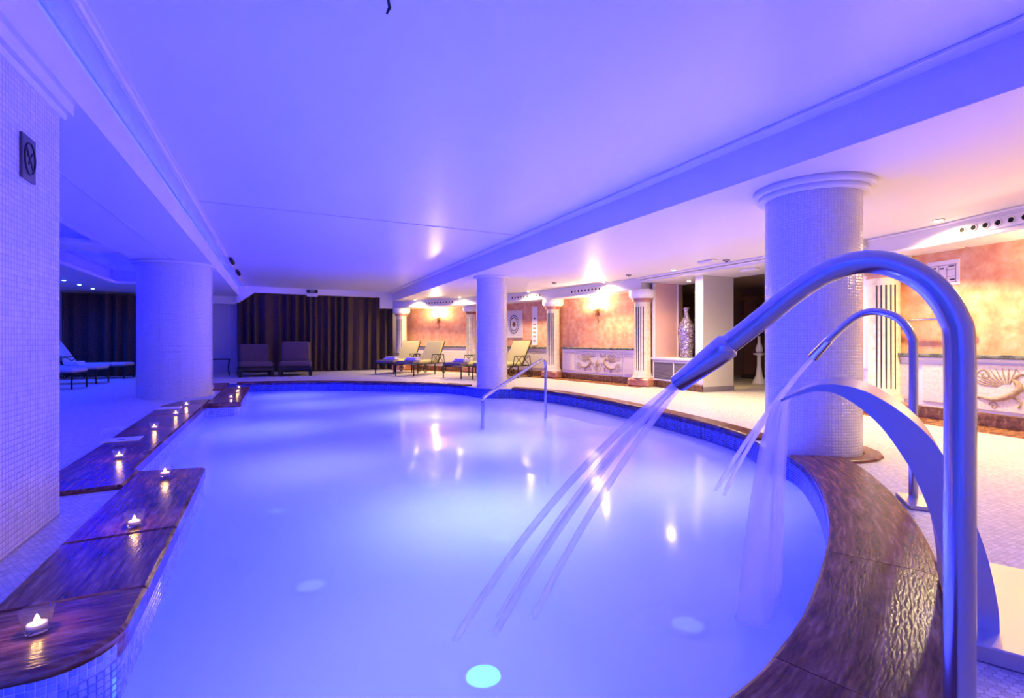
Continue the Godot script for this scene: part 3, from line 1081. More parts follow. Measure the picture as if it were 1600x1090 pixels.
func right_wall() -> void:
	var w := [Vector2(4.05, -17.6), Vector2(5.98, -14.9), Vector2(7.10, -11.55), Vector2(7.62, -8.40)]
	var wall := run_wall("wall_right", w, 2.4, M.orange_plaster, "apricot plaster wall behind the loungers")
	dado(wall, w[0], w[1], 0.2, 3.1, false)
	dado(wall, w[1], w[2], 0.25, 3.3, false)
	dado(wall, w[2], w[3], 0.25, 2.95, true)
	fascia("trim_7", [Vector2(3.69, -17.2), Vector2(4.1, -16.4), Vector2(5.55, -14.2), Vector2(6.15, -12.9), Vector2(6.72, -11.2), Vector2(7.25, -8.35)], 2.15, "white fascia with air vents above the apricot wall")
	var near := [Vector2(7.78, -3.75), Vector2(7.21, -0.3), Vector2(6.55, 1.6)]
	var wn := run_wall("wall_right_near", near, 2.4, M.orange_plaster, "apricot plaster wall with the carved dado opposite the fountains")
	dado(wn, near[0], near[1], 0.02, 0.78, false)
	dado(wn, near[0], near[1], 0.78, 2.62, true, 0.02)
	dado(wn, near[0], near[1], 2.62, 3.45, false)
	dado(wn, near[1], near[2], 0.0, 2.0, false)
	fascia("trim_8", [Vector2(7.32, -3.85), Vector2(7.16, -3.0), Vector2(6.84, -2.0), Vector2(6.35, -0.5), Vector2(5.85, 1.6)], 2.15, "white fascia with big air vents above the carved dado")
	# cornice over the niches and the passage
	var s := st()
	bx(s, Vector3(7.25, 2.30, -8.35), Vector3(8.45, 2.399, -3.85))
	bx(s, Vector3(7.21, 2.33, -8.35), Vector3(7.25, 2.35, -3.85), 0.006)
	bx(s, Vector3(7.17, 2.36, -8.35), Vector3(7.25, 2.399, -3.85), 0.006)
	struct("trim_9", s, M.white_paint, "white cornice over the niches and the passage")
	wall_column("fluted wall column next to the dark curtain", cols[0], Vector2(2.4, -15.6))
	wall_column("fluted wall column between the framed panel and the lit sconce", cols[1], Vector2(4.4, -13.8))
	wall_column("fluted wall column next to the hanging white strip", cols[2], Vector2(4.8, -10.5))
	wall_column("fluted wall column next to the pale vase niche", cols[3], Vector2(4.6, -7.4))
	wall_column("fluted wall column next to the dark vase niche", cols[4], Vector2(5.8, -2.6))
	vent(Vector2(4.1, -16.4), Vector2(5.55, -14.2), 1.3, 2.27, 0.0, "vented plate nearest the dark curtain above the apricot wall")
	vent(Vector2(6.15, -12.9), Vector2(6.72, -11.2), 0.75, 2.27, 0.0, "vented plate half hidden by the pool-edge column")
	vent(Vector2(6.72, -11.2), Vector2(7.25, -8.35), 1.25, 2.27, 0.0, "vented plate above the carved relief and gilt sconce")
	vent(Vector2(7.16, -3.0), Vector2(6.84, -2.0), 0.85, 2.27, 0.0, "large vented plate above the pinned plan")
	sconce(w[0], w[1], 1.75, "lit gilt wall sconce above the two far loungers", 2.2)
	sconce(w[2], w[3], 1.5, "lit gilt wall sconce above the carved relief", 2.2)
	sconce(near[0], near[1], 2.1, "unseen lit gilt wall sconce beyond the pinned plan", 1.6)  # out of view, placed to light the near plaster and fascia
	# marble border on the floor in front of the wall
	var fm := st()
	for p in [[w[0], w[1]], [w[1], w[2]], [w[2], w[3]], [near[0], near[1]]]:
		along(fm, p[0], p[1], -0.1, p[0].distance_to(p[1]) + 0.1, 0.0, 0.004, 0.10, 0.62)
	struct("trim_10", fm, M.floor_marble, "honey marble border along the wall foot")
	niches()
	# framed medallion panel and the white strip beside it
	var a: Vector2 = w[1]
	var b: Vector2 = w[2]
	var f := frame_of(a, b)
	var t := thing("framed_panel", "framed white panel with an oval garland medallion", "wall panel", on(a, b, 1.75, 1.52, 0.0))
	t.basis = f
	s = st()
	for q in [[Vector3(0, 0.40, 0.015), Vector3(0.74, 0.05, 0.03)], [Vector3(0, -0.40, 0.015), Vector3(0.74, 0.05, 0.03)], [Vector3(-0.345, 0, 0.015), Vector3(0.05, 0.76, 0.03)], [Vector3(0.345, 0, 0.015), Vector3(0.05, 0.76, 0.03)]]:
		box(s, q[0], q[1], 0.008)
	obj("frame", s, M.cream_stone, t)
	s = st()
	box(s, Vector3(0, 0, 0.008), Vector3(0.66, 0.76, 0.012))
	obj("panel", s, M.relief_ground, t)
	s = st(true)
	for ring in [[0.21, 0.27, 0.014], [0.15, 0.20, 0.012]]:
		for k in 24:
			var an := TAU * k / 24
			var p := Vector3(cos(an) * ring[0], sin(an) * ring[1], 0.016)
			tube(s, [p + Vector3(-0.018 * sin(an + 0.6), 0.018 * cos(an + 0.6), 0), p + Vector3(0.018 * sin(an + 0.6), -0.018 * cos(an + 0.6), 0.004)], ring[2], 5)
	obj("garland", s, M.dark_inlay, t)
	s = st(true)
	lathe(s, [Vector2(0.075, 0.0), Vector2(0.06, 0.012), Vector2(0.0, 0.016)], 20, Transform3D(Basis(Vector3.RIGHT, PI / 2), Vector3(0, 0, 0.014)))
	obj("medallion", s, M.brown_wood, t)
	t = thing("wall_strip", "tall pale strip with a small dark knob on the apricot wall", "wall strip", on(a, b, 2.62, 1.45, 0.0))
	t.basis = f
	s = st()
	box(s, Vector3(0, 0, 0.012), Vector3(0.22, 1.14, 0.024), 0.006)
	obj("panel", s, M.white_paint, t)
	s = st(true)
	lathe(s, [Vector2(0.028, 0.0), Vector2(0.024, 0.02), Vector2(0.0, 0.024)], 14, Transform3D(Basis(Vector3.RIGHT, PI / 2), Vector3(0, 0.22, 0.024)))
	obj("knob", s, M.brown_dark, t)
	for k in 5:
		s = st()
		box(s, Vector3(0, 0.05 - 0.12 * k, 0.027), Vector3(0.12, 0.05, 0.006), 0.002)
		obj("motif", s, M.relief_stone, t)
	# pinned plan and the towel rail on the near wall
	a = near[0]
	b = near[1]
	f = frame_of(a, b)
	t = thing("paper_notice", "pinned paper plan with fine line drawing on the apricot wall", "notice", on(a, b, 0.62, 1.87, 0.0))
	t.basis = f
	s = st()
	box(s, Vector3(0, 0, 0.004), Vector3(0.36, 0.32, 0.006))
	obj("sheet", s, M.paper, t)
	s = st()
	for q in [[0, 0.10, 0.36, 0.006], [0, -0.12, 0.36, 0.006], [-0.17, -0.01, 0.006, 0.22], [0.17, -0.01, 0.006, 0.22], [-0.06, 0.03, 0.006, 0.14], [0.05, -0.02, 0.006, 0.18], [-0.10, -0.04, 0.12, 0.005], [0.10, 0.04, 0.12, 0.005], [0.11, -0.05, 0.10, 0.005], [-0.02, 0.06, 0.06, 0.02], [0.11, 0.08, 0.08, 0.015], [-0.12, 0.07, 0.05, 0.02], [0.12, -0.09, 0.07, 0.02], [-0.11, -0.09, 0.06, 0.02], [0.0, -0.08, 0.05, 0.012]]:
		box(s, Vector3(q[0] * 0.82, q[1], 0.0075), Vector3(q[2] * 0.82, q[3], 0.001))
	obj("drawing", s, M.ink, t)
	t = thing("towel_rail", "flat curved steel rail fixed to the apricot wall", "rail", on(a, b, 0.58, 1.27, 0.0))
	t.basis = f
	s = st(true)
	tube(s, catmull([Vector3(-0.38, 0.0, 0.0), Vector3(-0.38, 0.005, 0.10), Vector3(-0.2, 0.01, 0.16), Vector3(0.1, 0.01, 0.17), Vector3(0.34, 0.0, 0.14), Vector3(0.40, -0.06, 0.11), Vector3(0.40, -0.16, 0.06), Vector3(0.37, -0.22, 0.0)], 6), 0.016, 8)
	obj("bar", s, M.steel, t)
	s = st(true)
	lathe(s, [Vector2(0.035, 0.0), Vector2(0.03, 0.012), Vector2(0.0, 0.014)], 16, Transform3D(Basis(Vector3.RIGHT, PI / 2), Vector3(-0.38, 0, 0)))
	obj("rosette", s, M.steel, t)

func vase(label: String, at: Vector3, m: Material, k: float) -> void:
	var t := thing("floor_vase", label, "vase", at, 0.0)
	var s := st(true)
	lathe(s, [Vector2(0.0, 0.0), Vector2(0.105, 0.0), Vector2(0.12, 0.02), Vector2(0.125, 0.15), Vector2(0.15, 0.35), Vector2(0.165, 0.50), Vector2(0.16, 0.60), Vector2(0.12, 0.70), Vector2(0.065, 0.78), Vector2(0.045, 0.85), Vector2(0.042, 0.94), Vector2(0.055, 0.97), Vector2(0.055, 1.0), Vector2(0.035, 1.0), Vector2(0.03, 0.9)].map(func(p): return p * k), 40)
	obj("body", s, m, t)
	s = st(true)
	var ring := []
	for i in 25: ring.append(Vector3(cos(TAU * i / 24) * 0.05 * k, 0.985 * k, sin(TAU * i / 24) * 0.05 * k))
	tube(s, ring, 0.012 * k, 8, false)
	obj("lip", s, m, t)

func niches() -> void:
	# a niche block each side of the passage, open to the dim room behind
	for q in [[-8.32, -6.88, "trim_11", "white niche frame holding the pale vase"], [-5.35, -3.92, "trim_12", "white niche frame holding the dark vase"]]:
		var z0: float = q[0]
		var z1: float = q[1]
		var root := Node3D.new()
		var s := st()
		bx(s, Vector3(7.55, 0.0, z0), Vector3(8.25, 0.62, z1))
		bx(s, Vector3(7.55, 0.62, z0), Vector3(8.25, 2.3, z0 + 0.06))
		bx(s, Vector3(7.53, 0.62, z1 - 0.16), Vector3(8.38, 2.3, z1))
		bx(s, Vector3(7.50, 0.60, z0 - 0.02), Vector3(8.28, 0.645, z1 - 0.12), 0.006)
		var o := struct(q[2], s, M.white_paint, q[3])
		s = st()
		bx(s, Vector3(7.57, 0.645, z0 + 0.06), Vector3(8.24, 2.3, z0 + 0.075))
		obj("lining", s, M.pink_tile, o)
		s = st()
		for zz in [z0 + 0.01, z1 - 0.20]: bx(s, Vector3(7.525, 0.645, zz), Vector3(7.55, 2.3, zz + 0.05), 0.005)
		bx(s, Vector3(8.20, 0.645, z0 + 0.06), Vector3(8.24, 2.3, z0 + 0.10), 0.005)
		obj("moulding", s, M.white_paint, o)
		s = st()
		bx(s, Vector3(7.50, 0.0, z0), Vector3(7.56, 0.14, z1), 0.01)
		obj("plinth", s, M.brown_marble, o)
		s = st()
		bx(s, Vector3(7.53, 0.10, z1 - 0.002), Vector3(8.39, 0.0, z1 + 0.012))
		obj("skirting", s, M.grille_grey, o)
		s = st()
		bx(s, Vector3(7.53, 0.0, z1), Vector3(8.38, 2.3, z1 + 0.004))
		obj("side_panel", s, M.grey_panel, o)
		root.free()
		# air grille under the sill
		var g := thing("air_grille", "grey louvred air grille under the %s vase niche" % ("pale" if z0 < -7 else "dark"), "air grille", Vector3(7.55, 0.36, (z0 + z1 - 0.14) / 2))
		s = st()
		var l := z1 - z0 - 0.24
		for e in [-0.20, 0.20]: box(s, Vector3(-0.012, e, 0), Vector3(0.03, 0.03, l + 0.03), 0.004)
		for e in [-1, 0, 1]: box(s, Vector3(-0.012, 0, e * l / 2), Vector3(0.03, 0.40, 0.03), 0.004)
		obj("frame", s, M.white_paint, g)
		s = st()
		box(s, Vector3(-0.001, 0, 0), Vector3(0.004, 0.38, l))
		obj("shade_backing", s, M.hole, g)  # dark sheet standing for the shade behind the slats
		for k in 15:
			s = st()
			box(s, Vector3(-0.010, -0.175 + 0.025 * k, 0), Vector3(0.016, 0.016, l), 0.002, Basis(Vector3.BACK, 0.4))
			obj("slat", s, M.grille_grey, g)
	vase("tall pale mosaic vase with slim neck in the white niche", Vector3(7.95, 0.645, -7.72), M.vase_mosaic, 1.08)
	vase("dark mosaic vase in the niche behind the fountain column", Vector3(7.88, 0.645, -4.24), M.dark_vase_mosaic, 1.15)
	# the dim room past the passage
	var s := st()
	bx(s, Vector3(12.2, 0.0, -17.6), Vector3(12.35, 2.5, 1.6))
	struct("wall_dim_room", s, M.tan_paint, "tan wall deep in the dim room")
	s = st()
	bx(s, Vector3(9.0, 0.0, -13.6), Vector3(12.2, 2.5, -13.45))
	struct("wall_dim_room_far", s, M.tan_paint, "tan end wall of the dim room")
	s = st()
	bx(s, Vector3(8.3, 0.0, -17.6), Vector3(8.45, 2.5, -8.32))
	bx(s, Vector3(8.3, 0.0, -3.92), Vector3(8.45, 2.5, 1.6))
	struct("wall_dim_room_near", s, M.tan_paint, "tan wall between the dim room and the pool hall")
	var p := thing("wooden_pilaster", "warm brown wooden pilaster at the back of the passage", "pilaster", Vector3(11.6, 0, -8.9), 0.2)
	s = st()
	box(s, Vector3(0, 1.1, 0), Vector3(0.42, 2.0, 0.3), 0.02)
	obj("shaft", s, M.brown_wood, p)
	s = st()
	box(s, Vector3(0, 0.06, 0), Vector3(0.52, 0.12, 0.4), 0.02)
	obj("foot", s, M.brown_dark, p)
	s = st()
	box(s, Vector3(0, 2.16, 0), Vector3(0.54, 0.14, 0.42), 0.03)
	obj("capital", s, M.brown_wood, p)
	var u := thing("pedestal_urn", "slender white urn on a flared stand in the passage", "urn", Vector3(10.2, 0, -7.66))
	s = st(true)
	lathe(s, [Vector2(0.0, 0.0), Vector2(0.15, 0.0), Vector2(0.15, 0.03), Vector2(0.075, 0.20), Vector2(0.045, 0.45), Vector2(0.05, 0.66), Vector2(0.13, 0.70), Vector2(0.13, 0.72)], 28)
	obj("stand", s, M.white_paint, u)
	s = st(true)
	lathe(s, [Vector2(0.0, 0.72), Vector2(0.06, 0.72), Vector2(0.085, 0.80), Vector2(0.06, 0.90), Vector2(0.03, 0.98), Vector2(0.035, 1.12), Vector2(0.025, 1.12)], 28)
	obj("urn", s, M.white_paint, u)

# ------------------------------------------------------------------ back wall with curtains
func curtain(label: String, x0: float, x1: float, z: float, y1: float, cut: float, sd: int) -> void:
	var t := thing("curtain", label, "curtain")
	var r := RandomNumberGenerator.new()
	r.seed = sd
	var s := st(true)
	var xs := []
	var offs := []
	var x := x0
	var ph := 0.0
	while x <= x1:
		xs.append(x)
		offs.append(ph)
		x += 0.022
		ph += 0.022 * TAU / 0.24 * (1.0 + 0.28 * sin(x * 2.3 + sd) + 0.22 * sin(x * 7.1) + r.randf_range(-0.2, 0.2))
	var rows := 9
	var top := func(px: float) -> float: return y1 - clampf((cut - (px - x0)) / maxf(cut, 0.01), 0, 1) * 0.33 if cut > 0 else y1
	var pt := func(i: int, j: int) -> Vector3:
		var v := float(j) / rows
		var amp := (0.055 + 0.05 * v) * (1.0 + 0.5 * sin(xs[i] * 4.7 + sd))
		var drift := sin(xs[i] * 1.3 + v * 2.0) * 0.02 * v
		return Vector3(xs[i] + drift + 0.02 * sin(offs[i] * 2.0 + 0.5) , lerpf(top.call(xs[i]), 0.03, v), z + amp * sin(offs[i] + v * 0.5 * sin(xs[i] * 3.0)) + 0.02 * sin(offs[i] * 0.37))
	for i in xs.size() - 1:
		for j in rows:
			var q := [pt.call(i, j), pt.call(i + 1, j), pt.call(i + 1, j + 1), pt.call(i, j + 1)]
			for f in [[0, 1, 2], [0, 2, 3]]:
				for k in f:
					s.set_uv(Vector2(q[k].x, -q[k].y))
					s.add_vertex(q[k])
	obj("fabric", s, M.curtain_cloth, t)
	s = st()
	bx(s, Vector3(x0 + cut, y1 - 0.03, z - 0.03), Vector3(x1, y1 + 0.005, z + 0.03), 0.008)
	obj("rail", s, M.brown_dark, t)

func back_wall() -> void:
	var s := st()
	bx(s, Vector3(-6.6, -0.05, -17.8), Vector3(15.2, 2.72, -17.6))
	struct("wall_back", s, M.panel_paint, "pale panelled end wall behind the curtains")
	# white header beam over the curtain
	s = st()
	bx(s, Vector3(-0.62, 2.53, -17.6), Vector3(3.69, 2.72, -17.16))
	prism2(s, [Vector2(-1.05, 2.72), Vector2(-0.62, 2.72), Vector2(-0.62, 2.53), Vector2(-1.05, 2.20), Vector2(-1.12, 2.20), Vector2(-1.12, 2.72)], -17.6, -17.16)
	bx(s, Vector3(-2.6, 2.20, -17.6), Vector3(-1.12, 2.40, -17.3))
	bx(s, Vector3(-2.6, 2.16, -17.6), Vector3(-1.12, 2.20, -17.27), 0.006)
	bx(s, Vector3(3.25, 2.15, -17.6), Vector3(3.69, 2.53, -17.16))
	struct("trim_13", s, M.white_paint, "white header beam over the wide dark curtain")
	for x in [-1.95, -1.35, -2.5]:
		s = st()
		bx(s, Vector3(x, 0.0, -17.6), Vector3(x + 0.02, 2.16, -17.585))
		struct("trim_14" if x == -1.95 else ("trim_15" if x > -1.5 else "trim_16"), s, M.white_paint, "upright joint strip on the panelled end wall")
	curtain("wide dark brown curtain in heavy folds behind the low chairs", -1.1, 3.72, -17.34, 2.53, 0.42, 5)
	curtain("dark curtain behind the cushioned daybeds beside the pool", -5.3, -2.9, -17.34, 2.34, 0.0, 9)
	# exit sign with its emergency light
	var t := thing("exit_sign", "small dark exit sign with white letters on the header beam", "sign", Vector3(1.06, 2.64, -17.15))
	s = st()
	box(s, Vector3(0, 0, 0.012), Vector3(0.34, 0.105, 0.024), 0.004)
	obj("plate", s, M.exit_green, t)
	var tm := TextMesh.new()
	var fnt := SystemFont.new()
	fnt.font_names = PackedStringArray(["Droid Sans"])
	tm.font = fnt
	tm.text = "EXIT"
	tm.font_size = 32
	tm.pixel_size = 0.0026
	tm.depth = 0.004
	inst("lettering", tm, M.white_ink, t, Transform3D(Basis(), Vector3(0, 0, 0.026)))
	t = thing("emergency_light", "white emergency light box under the exit sign", "light", Vector3(1.06, 2.50, -17.15))
	s = st()
	box(s, Vector3(0, 0.0, 0.05), Vector3(0.34, 0.06, 0.10), 0.01)
	obj("housing", s, M.white_paint, t)
	s = st()
	box(s, Vector3(0, -0.032, 0.05), Vector3(0.28, 0.01, 0.07), 0.003)
	obj("diffuser", s, M.paper, t)

# a polygon in x, y pushed through z
func prism2(s: SurfaceTool, p: Array, z0: float, z1: float) -> void:
	var t := Geometry2D.triangulate_polygon(PackedVector2Array(p))
	for i in range(0, t.size(), 3):
		for z in [z0, z1]:
			face(s, [Vector3(p[t[i]].x, p[t[i]].y, z), Vector3(p[t[i + 1]].x, p[t[i + 1]].y, z), Vector3(p[t[i + 2]].x, p[t[i + 2]].y, z)], Vector3(p[t[i]].x, p[t[i]].y, (z0 + z1) / 2))
	var c := Vector2.ZERO
	for q in p: c += q
	c /= p.size()
	for i in p.size():
		var a: Vector2 = p[i]
		var b: Vector2 = p[(i + 1) % p.size()]
		face(s, [Vector3(a.x, a.y, z0), Vector3(b.x, b.y, z0), Vector3(b.x, b.y, z1), Vector3(a.x, a.y, z1)], Vector3(c.x, c.y, (z0 + z1) / 2))

# ------------------------------------------------------------------ lamps
func downlight(label: String, at: Vector3, m: Material, c: Color, e: float, group: String, angle := 50.0) -> void:
	var t := thing("ceiling_downlight", label, "downlight", at, 0.0, group)
	var s := st(true)
	lathe(s, [Vector2(0.055, 0.0), Vector2(0.058, -0.008), Vector2(0.045, -0.012), Vector2(0.042, -0.004)], 24)
	obj("ring", s, M.steel, t)
	s = st(true)
	lathe(s, [Vector2(0.042, -0.005), Vector2(0.034, -0.018), Vector2(0.018, -0.026), Vector2(0.0, -0.028)], 20)
	obj("lamp", s, m, t)
	spot("downlight", t, Vector3(0, -0.04, 0), c, e, angle, 0.04)

func lamps() -> void:
	var g := "warm downlights along the white fascia"
	var fa := [Vector2(4.1, -16.4), Vector2(5.55, -14.2), Vector2(6.15, -12.9), Vector2(6.72, -11.2), Vector2(7.25, -8.35)]
	downlight("warm downlight in the corner by the dark curtain", on(fa[0], fa[1], 0.4, 2.40, 0.17), M.warm_lamp, WARM, 6.8, g, 82.0)
	downlight("warm downlight above the second lounger back", on(fa[0], fa[1], 2.25, 2.40, 0.17), M.warm_lamp, WARM, 6.8, g, 82.0)
	downlight("warm downlight above the framed medallion panel", on(fa[2], fa[3], 1.0, 2.40, 0.17), M.warm_lamp, WARM, 6.8, g, 82.0)
	downlight("warm downlight above the carved relief", on(fa[3], fa[4], 1.95, 2.40, 0.17), M.warm_lamp, WARM, 6.8, g, 82.0)
	downlight("warm downlight in front of the pale vase niche", Vector3(6.98, 2.40, -7.1), M.warm_lamp, WARM, 6.8, g, 82.0)
	downlight("unseen warm downlight in front of the passage", Vector3(6.9, 2.40, -4.9), M.warm_lamp, WARM, 9.0, g, 82.0)  # hidden by the column, placed to warm its right side
	downlight("warm downlight next to the big vented plate", Vector3(6.86, 2.40, -2.85), M.warm_lamp, WARM, 8.5, g, 82.0)
	downlight("unseen warm downlight past the carved dado", Vector3(6.2, 2.40, -0.7), M.warm_lamp, WARM, 8.5, g, 82.0)  # out of view, placed to light the near deck and wall
	downlight("small amber downlight inside the pale vase niche", Vector3(7.95, 2.30, -7.65), M.warm_lamp, Color(1.0, 0.72, 0.5), 1.2, "niche downlights")
	downlight("unseen small amber downlight inside the dark vase niche", Vector3(7.95, 2.30, -4.4), M.warm_lamp, Color(1.0, 0.72, 0.5), 1.2, "niche downlights")  # hidden by the column, placed to light the dark vase
	downlight("unseen amber downlight in the dim room ceiling", Vector3(9.6, 2.5, -6.2), M.warm_lamp, Color(1.0, 0.78, 0.52), 0.25, "dim room downlights")  # hidden by the column, placed to lift the dim room
	g = "blue downlights over the lounge"
	for z in [-14.37, -15.33, -16.29]:
		downlight("blue downlight in the ceiling row %s the lounge curtain" % ("nearest" if z < -16 else ("second from" if z < -15 else "third from")), Vector3(-4.35, 2.40, z), M.blue_lamp, Color(0.05, 0.24, 1.0), 4.5, g, 75.0)
	for z in [-12.0, -9.3, -6.0, -2.0]:
		downlight("unseen blue downlight over the lounge floor, %s" % ("level with the stout column" if z < -11 else ("between stout column and pillar" if z < -8 else ("beside the square pillar" if z < -4 else "past the square pillar"))), Vector3(-4.35, 2.40, z), M.blue_lamp, Color(0.05, 0.24, 1.0), 4.5, g, 75.0)
	downlight("unseen blue downlight in the candle-side soffit by the near wall", Vector3(-1.7, 2.40, 0.95), M.blue_lamp, Color(0.05, 0.24, 1.0), 12.0, g, 78.0)  # behind the camera, blues the near wall mirrored in the spout
	downlight("unseen blue downlight over the lounge by the near wall", Vector3(-3.9, 2.40, 0.95), M.blue_lamp, Color(0.05, 0.24, 1.0), 12.0, g, 78.0)  # behind the camera too, widens the blue on the near wall
	# underwater pool lamps; past the first two, unseen and spread to light the water
	var spots := [Vector2(1.30, -3.12), Vector2(3.05, -2.95), Vector2(0.3, -5.0), Vector2(2.4, -5.2), Vector2(0.0, -7.4), Vector2(2.2, -7.6), Vector2(0.6, -9.9), Vector2(2.4, -10.0), Vector2(0.4, -1.6), Vector2(0.3, -11.7), Vector2(3.5, -6.4)]
	var near := ["by the landing jets", "under the water sheet", "(unseen) lighting the water beside the rounded coping tip", "(unseen) lighting the water in mid pool before the handrail", "(unseen) lighting the water beside the long candle coping", "(unseen) lighting the water in mid pool behind the handrail", "(unseen) lighting the water beside the far coping block", "(unseen) lighting the water before the pool-edge column", "(unseen) lighting the water by the near pool end", "(unseen) lighting the water at the far pool end", "(unseen) lighting the water beside the underwater bench"]
	for i in spots.size():
		var t := thing("pool_lamp", "round underwater pool lamp " + near[i], "pool lamp", Vector3(spots[i].x, DEPTH, spots[i].y), 0.0, "underwater pool lamps")
		var s := st(true)
		lathe(s, [Vector2(0.16, 0.0), Vector2(0.165, 0.015), Vector2(0.13, 0.025), Vector2(0.12, 0.012)], 28)
		obj("rim", s, M.steel, t)
		s = st(true)
		lathe(s, [Vector2(0.125, 0.013), Vector2(0.0, 0.018)], 24)
		obj("lens", s, M.cyan_lamp if i == 0 else M.pool_lamp, t)
		var c := POOL_LIGHT
		var e := 7.6
		if i == 0: c = Color(0.03, 0.26, 1.0)
		area("pool_light", Vector3(spots[i].x, DEPTH + 0.05, spots[i].y), Vector3.UP, Vector2(0.24, 0.24), c, e)
		spot("unseen_white_beam", t, Vector3(0, 0.06, 0), Color(0.97, 0.96, 1.0), 0.85 if i in [0, 1, 3, 5] else 0.35, 64.0, 0.10, Vector3.UP)  # unseen white beam, placed to whiten the ceiling and water

# ------------------------------------------------------------------ fountains
func stream(pts: Array, r0: float, r1: float, root: Node3D, called := "stream") -> void:
	var s := st(true)
	var rr := []
	for i in pts.size(): rr.append(lerpf(r0, r1, float(i) / (pts.size() - 1)))
	tube(s, pts, rr, 10, false)
	obj(called, s, M.falling_water, root)

func fall(p: Vector3, v: Vector3, y: float) -> Array:
	var t1 := (v.y + sqrt(v.y * v.y + 2.0 * 9.81 * (p.y - y))) / 9.81
	var out := []
	for k in 17:
		var t := t1 * k / 16.0
		out.append(p + v * t + Vector3(0, -4.905 * t * t, 0))
	return out

func fountains() -> void:
	# big jet pipe
	var d := Vector3(-0.498, 0, -0.867)
	var b := Vector3(1.46, 0.0, -0.566)
	var t := thing("jet_pipe", "large arched steel fountain pipe with flattened nozzle", "fountain pipe")
	var prof := catmull([Vector2(0, 0.02), Vector2(0, 0.5), Vector2(0, 0.96), Vector2(0.012, 1.06), Vector2(0.055, 1.14), Vector2(0.12, 1.19), Vector2(0.19, 1.205), Vector2(0.265, 1.185), Vector2(0.34, 1.135), Vector2(0.42, 1.065), Vector2(0.515, 0.985)], 6)
	var pts := []
	for p in prof: pts.append(b + d * p.x + Vector3(0, p.y, 0))
	var s := st(true)
	tube(s, pts, 0.030, 28)
	obj("pipe", s, M.steel, t)
	var end: Vector3 = pts[pts.size() - 1]
	var dir: Vector3 = (end - pts[pts.size() - 3]).normalized()
	s = st(true)
	tube(s, [end - dir * 0.012, end - dir * 0.004, end + dir * 0.024], [0.031, 0.0385, 0.0385], 24)
	obj("collar", s, M.steel, t)
	# the nozzle flattens and widens to a slot
	var side := Vector3(-d.z, 0, d.x)
	var up := side.cross(dir).normalized()
	s = st(true)
	var rings := []
	for k in 7:
		var q := float(k) / 6
		var c := end + dir * (0.012 + 0.17 * q)
		var rw: float = lerpf(0.036, 0.055, smoothstep(0, 1, q))
		var rh: float = lerpf(0.038, 0.029, smoothstep(0, 1, q))
		var ring := []
		for i in 24: ring.append(c + side * cos(TAU * i / 24) * rw + up * sin(TAU * i / 24) * rh)
		rings.append(ring)
	for k in 6:
		for i in 24:
			var j := (i + 1) % 24
			face(s, [rings[k][i], rings[k][j], rings[k + 1][j], rings[k + 1][i]], end + dir * (0.012 + 0.155 * (k + 0.5) / 6))
	obj("nozzle", s, M.steel, t)
	s = st(true)
	lathe(s, [Vector2(0.048, 0.0), Vector2(0.048, 0.012), Vector2(0.042, 0.02), Vector2(0.031, 0.03)], 32, Transform3D(Basis(), b))
	obj("flange", s, M.steel, t)
	var mouth := end + dir * 0.182
	var w := thing("water_jets", "four thin water jets arching from the large nozzle", "water jet")
	for k in 4:
		var off := (k - 1.5) * 0.026
		var v := dir * 4.2 + side * (0.36 * k - 0.12) + Vector3(0, [0.0, -0.75, -0.35, -1.3][k], 0)
		stream(fall(mouth + side * off, v, WATER), 0.010, 0.016, w)
	# small jet pipe
	d = Vector3(-0.3, 0, -0.954)
	b = Vector3(3.59, 0.0, -1.62)
	t = thing("jet_pipe", "slim arched steel fountain pipe beside the mosaic column", "fountain pipe")
	prof = catmull([Vector2(0, 0.02), Vector2(0, 0.5), Vector2(0, 0.92), Vector2(0.012, 1.04), Vector2(0.08, 1.15), Vector2(0.19, 1.195), Vector2(0.29, 1.17), Vector2(0.40, 1.07), Vector2(0.46, 1.0)], 6)
	pts = []
	for p in prof: pts.append(b + d * p.x + Vector3(0, p.y, 0))
	s = st(true)
	tube(s, pts, 0.024, 22)
	obj("pipe", s, M.steel, t)
	end = pts[pts.size() - 1]
	dir = (end - pts[pts.size() - 3]).normalized()
	s = st(true)
	tube(s, [end - dir * 0.005, end + dir * 0.01, end + dir * 0.012, end + dir * 0.15, end + dir * 0.155], [0.031, 0.031, 0.029, 0.035, 0.030], 22)
	obj("nozzle", s, M.steel, t)
	s = st()
	box(s, b + Vector3(-0.03, 0.012, 0.06), Vector3(0.28, 0.024, 0.20), 0.004, Basis(Vector3.UP, 0.68))
	obj("base_plate", s, M.brushed_sheet, t)
	side = Vector3(-d.z, 0, d.x)
	w = thing("water_jets", "five fine water jets from the slim nozzle by the column", "water jet")
	for k in 5:
		var off := (k - 2.0) * 0.012
		var v := dir * (3.4 + 0.5 * ((k * 3) % 5)) + side * off * 14.0
		stream(fall(end + dir * 0.14 + side * off, v, WATER), 0.010, 0.015, w)
	# curved waterfall spout
	d = Vector3(-0.451, 0, -0.892)
	var wd := Vector3(0.892, 0, -0.451)
	var o := Vector3(2.09, 0.0, -0.745)
	t = thing("waterfall_spout", "broad curved steel waterfall spout with tapering crescent side", "fountain spout")
	# pairs: distance along d, outer height, and the same for the inner curve
	var outer := catmull([Vector2(-0.035, 0.05), Vector2(-0.03, 0.15), Vector2(0.0, 0.32), Vector2(0.06, 0.51), Vector2(0.115, 0.635), Vector2(0.17, 0.708), Vector2(0.24, 0.77), Vector2(0.32, 0.818), Vector2(0.40, 0.836), Vector2(0.47, 0.829), Vector2(0.535, 0.80), Vector2(0.592, 0.766)], 4)
